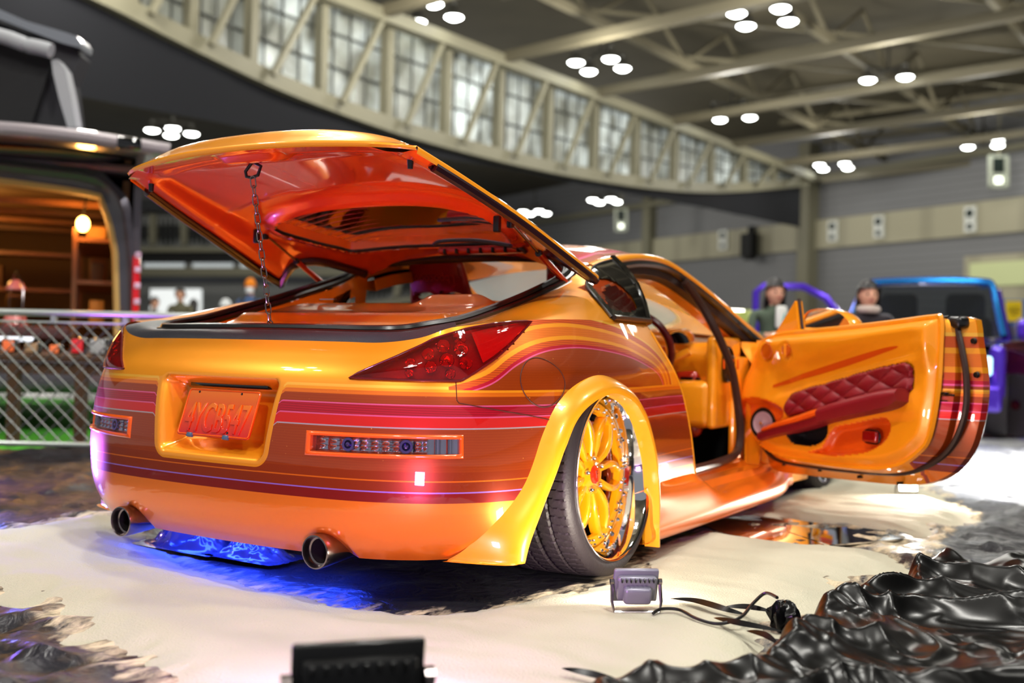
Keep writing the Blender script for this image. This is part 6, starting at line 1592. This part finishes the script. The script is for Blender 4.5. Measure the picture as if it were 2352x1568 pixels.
pieces('ceiling_rib', [box(((xL+xR)/2, y, zT-.17), (xR-xL-.2, .06, .05)) for y in (.7, 1.5, 2.3, 3.1)], mWood, van, smooth=False)
shs = []
for z in (.86, 1.22, 1.58): shs.append(join(box((xR-.30, 1.4, z), (.36, 1.8, .035)), ))
for z in (.86, 1.22, 1.58): shs.append(box((xL+.9, 2.6, z), (1.2, .35, .035)))
pieces('wooden_shelf', shs, mWood, van, smooth=False)
pieces('shelf_post', [box((xR-.48, y, 1.15), (.04, .04, 1.05)) for y in (.5, 1.4, 2.2)], mWood, van, smooth=False)
mesh('rear_bench', rbox(((xL+xR)/2-.2, .45, .78), (xR-xL-.6, .40, .10), .03), mat('plum_cushion', (84, 52, 54), .8), van)
bx, bz = vl(190, 513, VD+.5)
bu = mesh('hanging_bulb', tr(grid(20, 14, lambda a, b: (.052*math.sin(PI*b)*math.cos(2*PI*a), .052*math.sin(PI*b)*math.sin(2*PI*a), .066*math.cos(PI*b))), Matrix.Translation((bx, .55, bz))), mat('amber_bulb_glow', (255, 190, 90), .3, emit=(255, 186, 84), es=26), van)
mesh('bulb_cord', tube([(bx, .55, bz+.06), (bx+.01, .55, bz+.14), (bx+.03, .56, zT-.08)], .008, 6), mDark, bu)
bw = VM @ Vector((bx-.02, .42, bz)); lamp('bulb_light', 'POINT', bw, 14, (1, .46, .10), .07)
bw2 = VM @ Vector((xL+.55, 1.6, zT-.35)); lamp('van_ceiling_light', 'POINT', bw2, 30, (1, .48, .10), .12)
lamp('tailgate_lamp', 'POINT', VM @ Vector((xR+.0, -.55, zT+.12)), 5, (.6, .2, 1), .05)
# lifted tailgate
u0x, u0z = vl(-60, 300, VD-.8); u1x, u1z = vl(395, 352, VD-.8)
TG = [(-1.10, 0), (1.06, 0)]
def tg(a, b, dz):
    x = lerp(u0x-.2, u1x-.02, a); zf = lerp(u0z, u1z, sst(0, 1, a)*.3+a*.7)+.03*math.sin(PI*a)
    return (x, lerp(-.85, .10, b), lerp(zf, zT+.13, b)+dz-.03*math.sin(PI*b))
mesh('tailgate', join(grid(24, 8, lambda a, b: tg(a, b, .05)), grid(24, 8, lambda a, b: tg(a, b, -.03))), mVan, van)
mesh('tailgate_edge', tube([tg(a/20, 0, .01) for a in range(21)], .055, 10), mat('pale_tailgate_trim', (150, 142, 146), .3, .3, .8), van)
mesh('tailgate_window', grid(16, 6, lambda a, b: tg(lerp(.1, .85, a), lerp(.25, .8, b), -.045)), mGloss, van)
lx, lz = vl(297, 332, VD-.85); mesh('tailgate_latch', rbox((lx, -.89, lz), (.17, .06, .09), .015, 2), mGloss, van)
t_ = [(xR+.01, -.01, z) for z in (zT-1.0, .9)]
mesh('tail_lamp', join(rbox((xR+.0, -.02, 1.12), (.06, .06, .62), .02, 2)), mat('red_tail_lamp', (205, 16, 34), .1, 0, 1, emit=(205, 16, 34), es=.25), van)
pieces('lamp_segment', [rbox((xR+.01, -.055, z), (.05, .02, .05), .01) for z in (.92, 1.05, 1.18, 1.31, 1.43)], mat('pink_clear_lamp', (235, 190, 225), .1, 0, 1), van)
pieces('van_wheel', [tr(lathe([(.05, -.1), (.20, -.1), (.32, -.10), (.33, 0), (.32, .10), (.05, .08)], 28), Matrix.Translation((x, .9, .33))) for x in (xL+.12, xR-.10)], mTyre, van)
mesh('rear_step', rbox(((xL+xR)/2, -.06, .42), (xR-xL, .18, .20), .05, 3), mVan, van)
# lantern and boxes inside
lt_ = thing('camping_lantern', 'pink storm lantern standing on the bench inside the camper van', 'lantern', tuple(VM @ Vector((vl(28, 640)[0], .38, .83)))); 
mesh('lantern_base', tr(lathe([(0, 0), (.09, 0), (.10, .02), (.07, .10), (.05, .11)], 20), Matrix.Rotation(-PI/2, 4, 'Y')), mat('pink_enamel', (214, 120, 120), .3, 0, .6), lt_)
mesh('lantern_globe', tr(lathe([(.05, .11), (.075, .17), (.07, .24), (.045, .29)], 20), Matrix.Rotation(-PI/2, 4, 'Y')), mGlass, lt_)
mesh('lantern_cap', tr(lathe([(.05, .29), (.08, .30), (.05, .36), (.02, .38), (0, .38)], 20), Matrix.Rotation(-PI/2, 4, 'Y')), mat('pink_enamel'), lt_)
mesh('lantern_handle', tube([(-.09, 0, .05), (-.10, 0, .30), (0, 0, .46), (.10, 0, .30), (.09, 0, .05)], .006, 6), mSteel, lt_)
for k, (x, y, z, w_, h_, c, l) in enumerate(((xR-.30, .75, .878, .12, .20, (230, 140, 40), 'small orange box on the lowest van shelf'), (xR-.30, 1.0, 1.238, .14, .22, (150, 90, 40), 'brown box on the middle van shelf'), (xR-.30, .72, 1.238, .10, .16, (60, 40, 30), 'dark tin on the middle van shelf'), (xR-.32, .8, 1.598, .16, .12, (170, 120, 60), 'tan box on the top van shelf'), (xL+.75, 2.6, 1.238, .2, .22, (90, 60, 40), 'brown crate on the shelf deep inside the van'))):
    tag(mesh('storage_box', tr(rbox((x, y, z+h_/2), (w_, w_, h_), .01), VM), mat('box_%d' % k, c, .6)), l, 'box')
# roof tent
tn = thing('roof_tent', 'dark grey pop-up roof tent with silver lid opened on the van roof', 'tent', tuple(VM @ Vector((0, 1, zT+.14))))
def tw(u, v, D): return P(u, v, D=D)-tn.location
R3 = lambda u, v, D: Vector(tw(u, v, D))
def slab(pts, d):   # pts: screen-measured outline at the near face, thickness away along view
    A_ = [R3(u, v, D) for u, v, D in pts]; B_ = [p+CF*d for p in A_]; n = len(A_); return A_+B_, [tuple(range(n)), tuple(range(2*n-1, n-1, -1))]+[(i, (i+1) % n, n+(i+1) % n, n+i) for i in range(n)]
mesh('tent_lid', slab([(-160,-42,8.2),(0,22,8.2),(60,48,8.2),(150,74,8.2),(178,84,8.2),(187,98,8.2),(184,110,8.2),(140,98,8.2),(60,68,8.2),(0,44,8.2),(-160,-10,8.2)], .22), mat('silver_tent_lid', (128, 132, 140), .3, .5, .6), tn, auto=30)
mesh('tent_wall', slab([(-160,-5,8.3),(0,52,8.3),(60,74,8.3),(140,98,8.3),(165,108,8.3),(186,130,8.3),(160,190,8.3),(172,290,8.3),(-160,290,8.3)], .2), mat('dark_tent_fabric', (44, 44, 48), .85), tn, auto=30)
mesh('tent_inner', slab([(-160,72,8.22),(0,100,8.22),(60,122,8.22),(118,134,8.22),(100,200,8.22),(72,284,8.22),(-160,284,8.22)], .05), mat('tent_mesh_dark', (24, 24, 26), .9), tn, auto=30)
mesh('rolled_flap', tube(crv([R3(u, v, 8.1) for u, v in ((-160,42),(0,82),(40,95),(62,103),(95,110),(118,117))], 6), lambda t: .05*(1 if .56 < t < .62 else 1.15), 12), mat('pale_tent_fabric', (150, 152, 156), .6), tn)
mesh('tent_curtain', slab([(118,138,8.12),(132,136,8.12),(150,160,8.12),(162,215,8.12),(175,292,8.12),(155,292,8.12),(135,225,8.12),(122,170,8.12)], .12), mat('pale_tent_fabric'), tn, auto=30)
# ================================================================ FENCE, TURF, TABLE
FD = 6.3
f0 = P(-300, 700, D=FD); f1 = P(720, 737, D=FD); f0.z = f1.z = 0; fd = (f1-f0).normalized(); fL = (f1-f0).length; zt = .885; zb_ = .10
fe = thing('chain_link_fence', 'low chain link fence panel with bright top rail at the left of the stand', 'fence', tuple(f0)); fe.rotation_euler = (0, 0, math.atan2(fd.y, fd.x))
mRail = mat('galvanised_rail', (196, 204, 200), .3, .7)
mesh('top_rail', cyl((0, 0, zt), (fL, 0, zt), .021, 12), mRail, fe); mesh('tension_rail', cyl((0, 0, zt-.055), (fL, 0, zt-.055), .007, 8), mRail, fe); mesh('bottom_rail', cyl((0, 0, zb_), (fL, 0, zb_), .016, 10), mRail, fe)
pieces('fence_post', [cyl((x, 0, 0), (x, 0, zt), .02, 10) for x in (.0, fL)], mRail, fe)
pieces('rail_clamp', [box((x, 0, zt-.03), (.03, .03, .06)) for x in [.25+.43*k for k in range(6)]], mRail, fe, smooth=False)
pitch = .092; wr_ = []; hh = zt-.06-zb_
for k in range(int(-hh/pitch)-1, int(fL/pitch)+1):
    for sg in (1, -1):
        x0 = k*pitch; a = max(0, -x0) if sg > 0 else 0
        pts = []
        for j in range(0, 3):
            t = j/2*hh
            x = x0+t if sg > 0 else x0+hh-t
            pts.append((x, .004*sg, zb_+t))
        xs0, xs1 = pts[0][0], pts[-1][0]
        if min(xs0, xs1) < 0 or max(xs0, xs1) > fL: continue
        wr_.append(tube([pts[0], pts[-1]], .0040, 4))
wm = mesh('wire_mesh', join(*wr_), mat('fence_wire', (120, 122, 120), .4, .7), fe); tag(wm, kind='stuff')
tf = tag(mesh('turf_mat', gquad(((-400,1000),(-200,905),(130,915),(480,940),(560,1000),(190,1022),(0,1035),(-400,1035)), -.008), mat('green_turf', (84, 190, 50), .9, noise_amt=.3, noise_scale=40, bump=.6, bump_scale=200), smooth=False), 'bright green artificial turf on the floor behind the fence', 'turf', kind='stuff')
tbp = P(70, 1000, Z=0); tD = 7.4; tb0 = gpos(60, tD); tb = thing('wooden_table', 'dark wooden table behind the fence carrying small display pieces', 'table', tb0); trz = math.atan2(CR.y, CR.x); tb.rotation_euler = (0, 0, trz); th_ = .60
mWood2 = mat('dark_table_wood', (74, 48, 28), .6, noise_amt=.2)
mesh('table_top', rbox((0, 0, th_), (1.55, .50, .05), .01), mWood2, tb); mesh('table_rail', box((0, -.2, th_-.07), (1.45, .03, .08)), mWood2, tb, smooth=False)
for x in (-.70, .02, .48, .70): mesh('leg', box((x, -.2, th_/2-.03), (.07, .07, th_-.02)), mWood2, tb, smooth=False)
TM = Matrix.Translation(tb0) @ Matrix.Rotation(trz, 4, 'Z')
its = [(-.62, .10, .10, (60, 60, 130), 'small blue lamp on the table, leftmost piece'), (-.42, .16, .11, (240, 110, 40), 'orange lamp housing on the table, largest orange piece'), (-.22, .10, .09, (240, 140, 50), 'orange lens on the table, right of the largest orange piece'), (-.08, .09, .10, (230, 110, 60), 'orange cube on the table, middle of the row'), (.08, .10, .08, (150, 120, 90), 'tan box on the table, right of the orange cube'), (.24, .07, .07, (235, 120, 70), 'round orange lens on the table, alone in the gap'), (.40, .09, .12, (210, 40, 50), 'red lamp lens on the table'), (.54, .12, .12, (150, 150, 150), 'chrome lamp bezel on the table, next to the red lens'), (.68, .08, .09, (190, 40, 60), 'crimson reflector on the table, rightmost piece')]
for k, (x, w_, h_, c, l) in enumerate(its):
    o = thing('display_lamp', l, 'vehicle lamp', tuple(TM @ Vector((x, -.05, th_+.026))), 'lamp pieces on the wooden table', rz=trz)
    mesh('lamp_body', rbox((0, 0, h_/2), (w_, .08, h_), .012, 2), mGloss, o); mesh('lamp_lens', rbox((0, -.045, h_/2), (w_*.85, .02, h_*.8), .008, 2), mat('table_lens_%d' % k, c, .2, 0, 1, emit=c, es=.35), o)
bar_ = tag(mesh('light_bar', rbox((0, 0, 0), (.34, .03, .03), .01, 2), mat('white_light_bar', (235, 240, 240), .3, emit=(235, 240, 255), es=1.2)), 'slim white light bar lying on the lamp pieces on the table', 'light bar'); bar_.matrix_world = TM @ Matrix.Translation((-.12, .0, th_+.125))
bt = tag(mesh('orange_bag', tr(rbox((0, 0, .2), (.3, .25, .36), .08, 3), Matrix.Translation((TM @ Vector((-.78, .2, th_+.03))))), mat('orange_bag', (210, 110, 20), .7)), 'orange bag at the left edge behind the fence rail', 'bag')
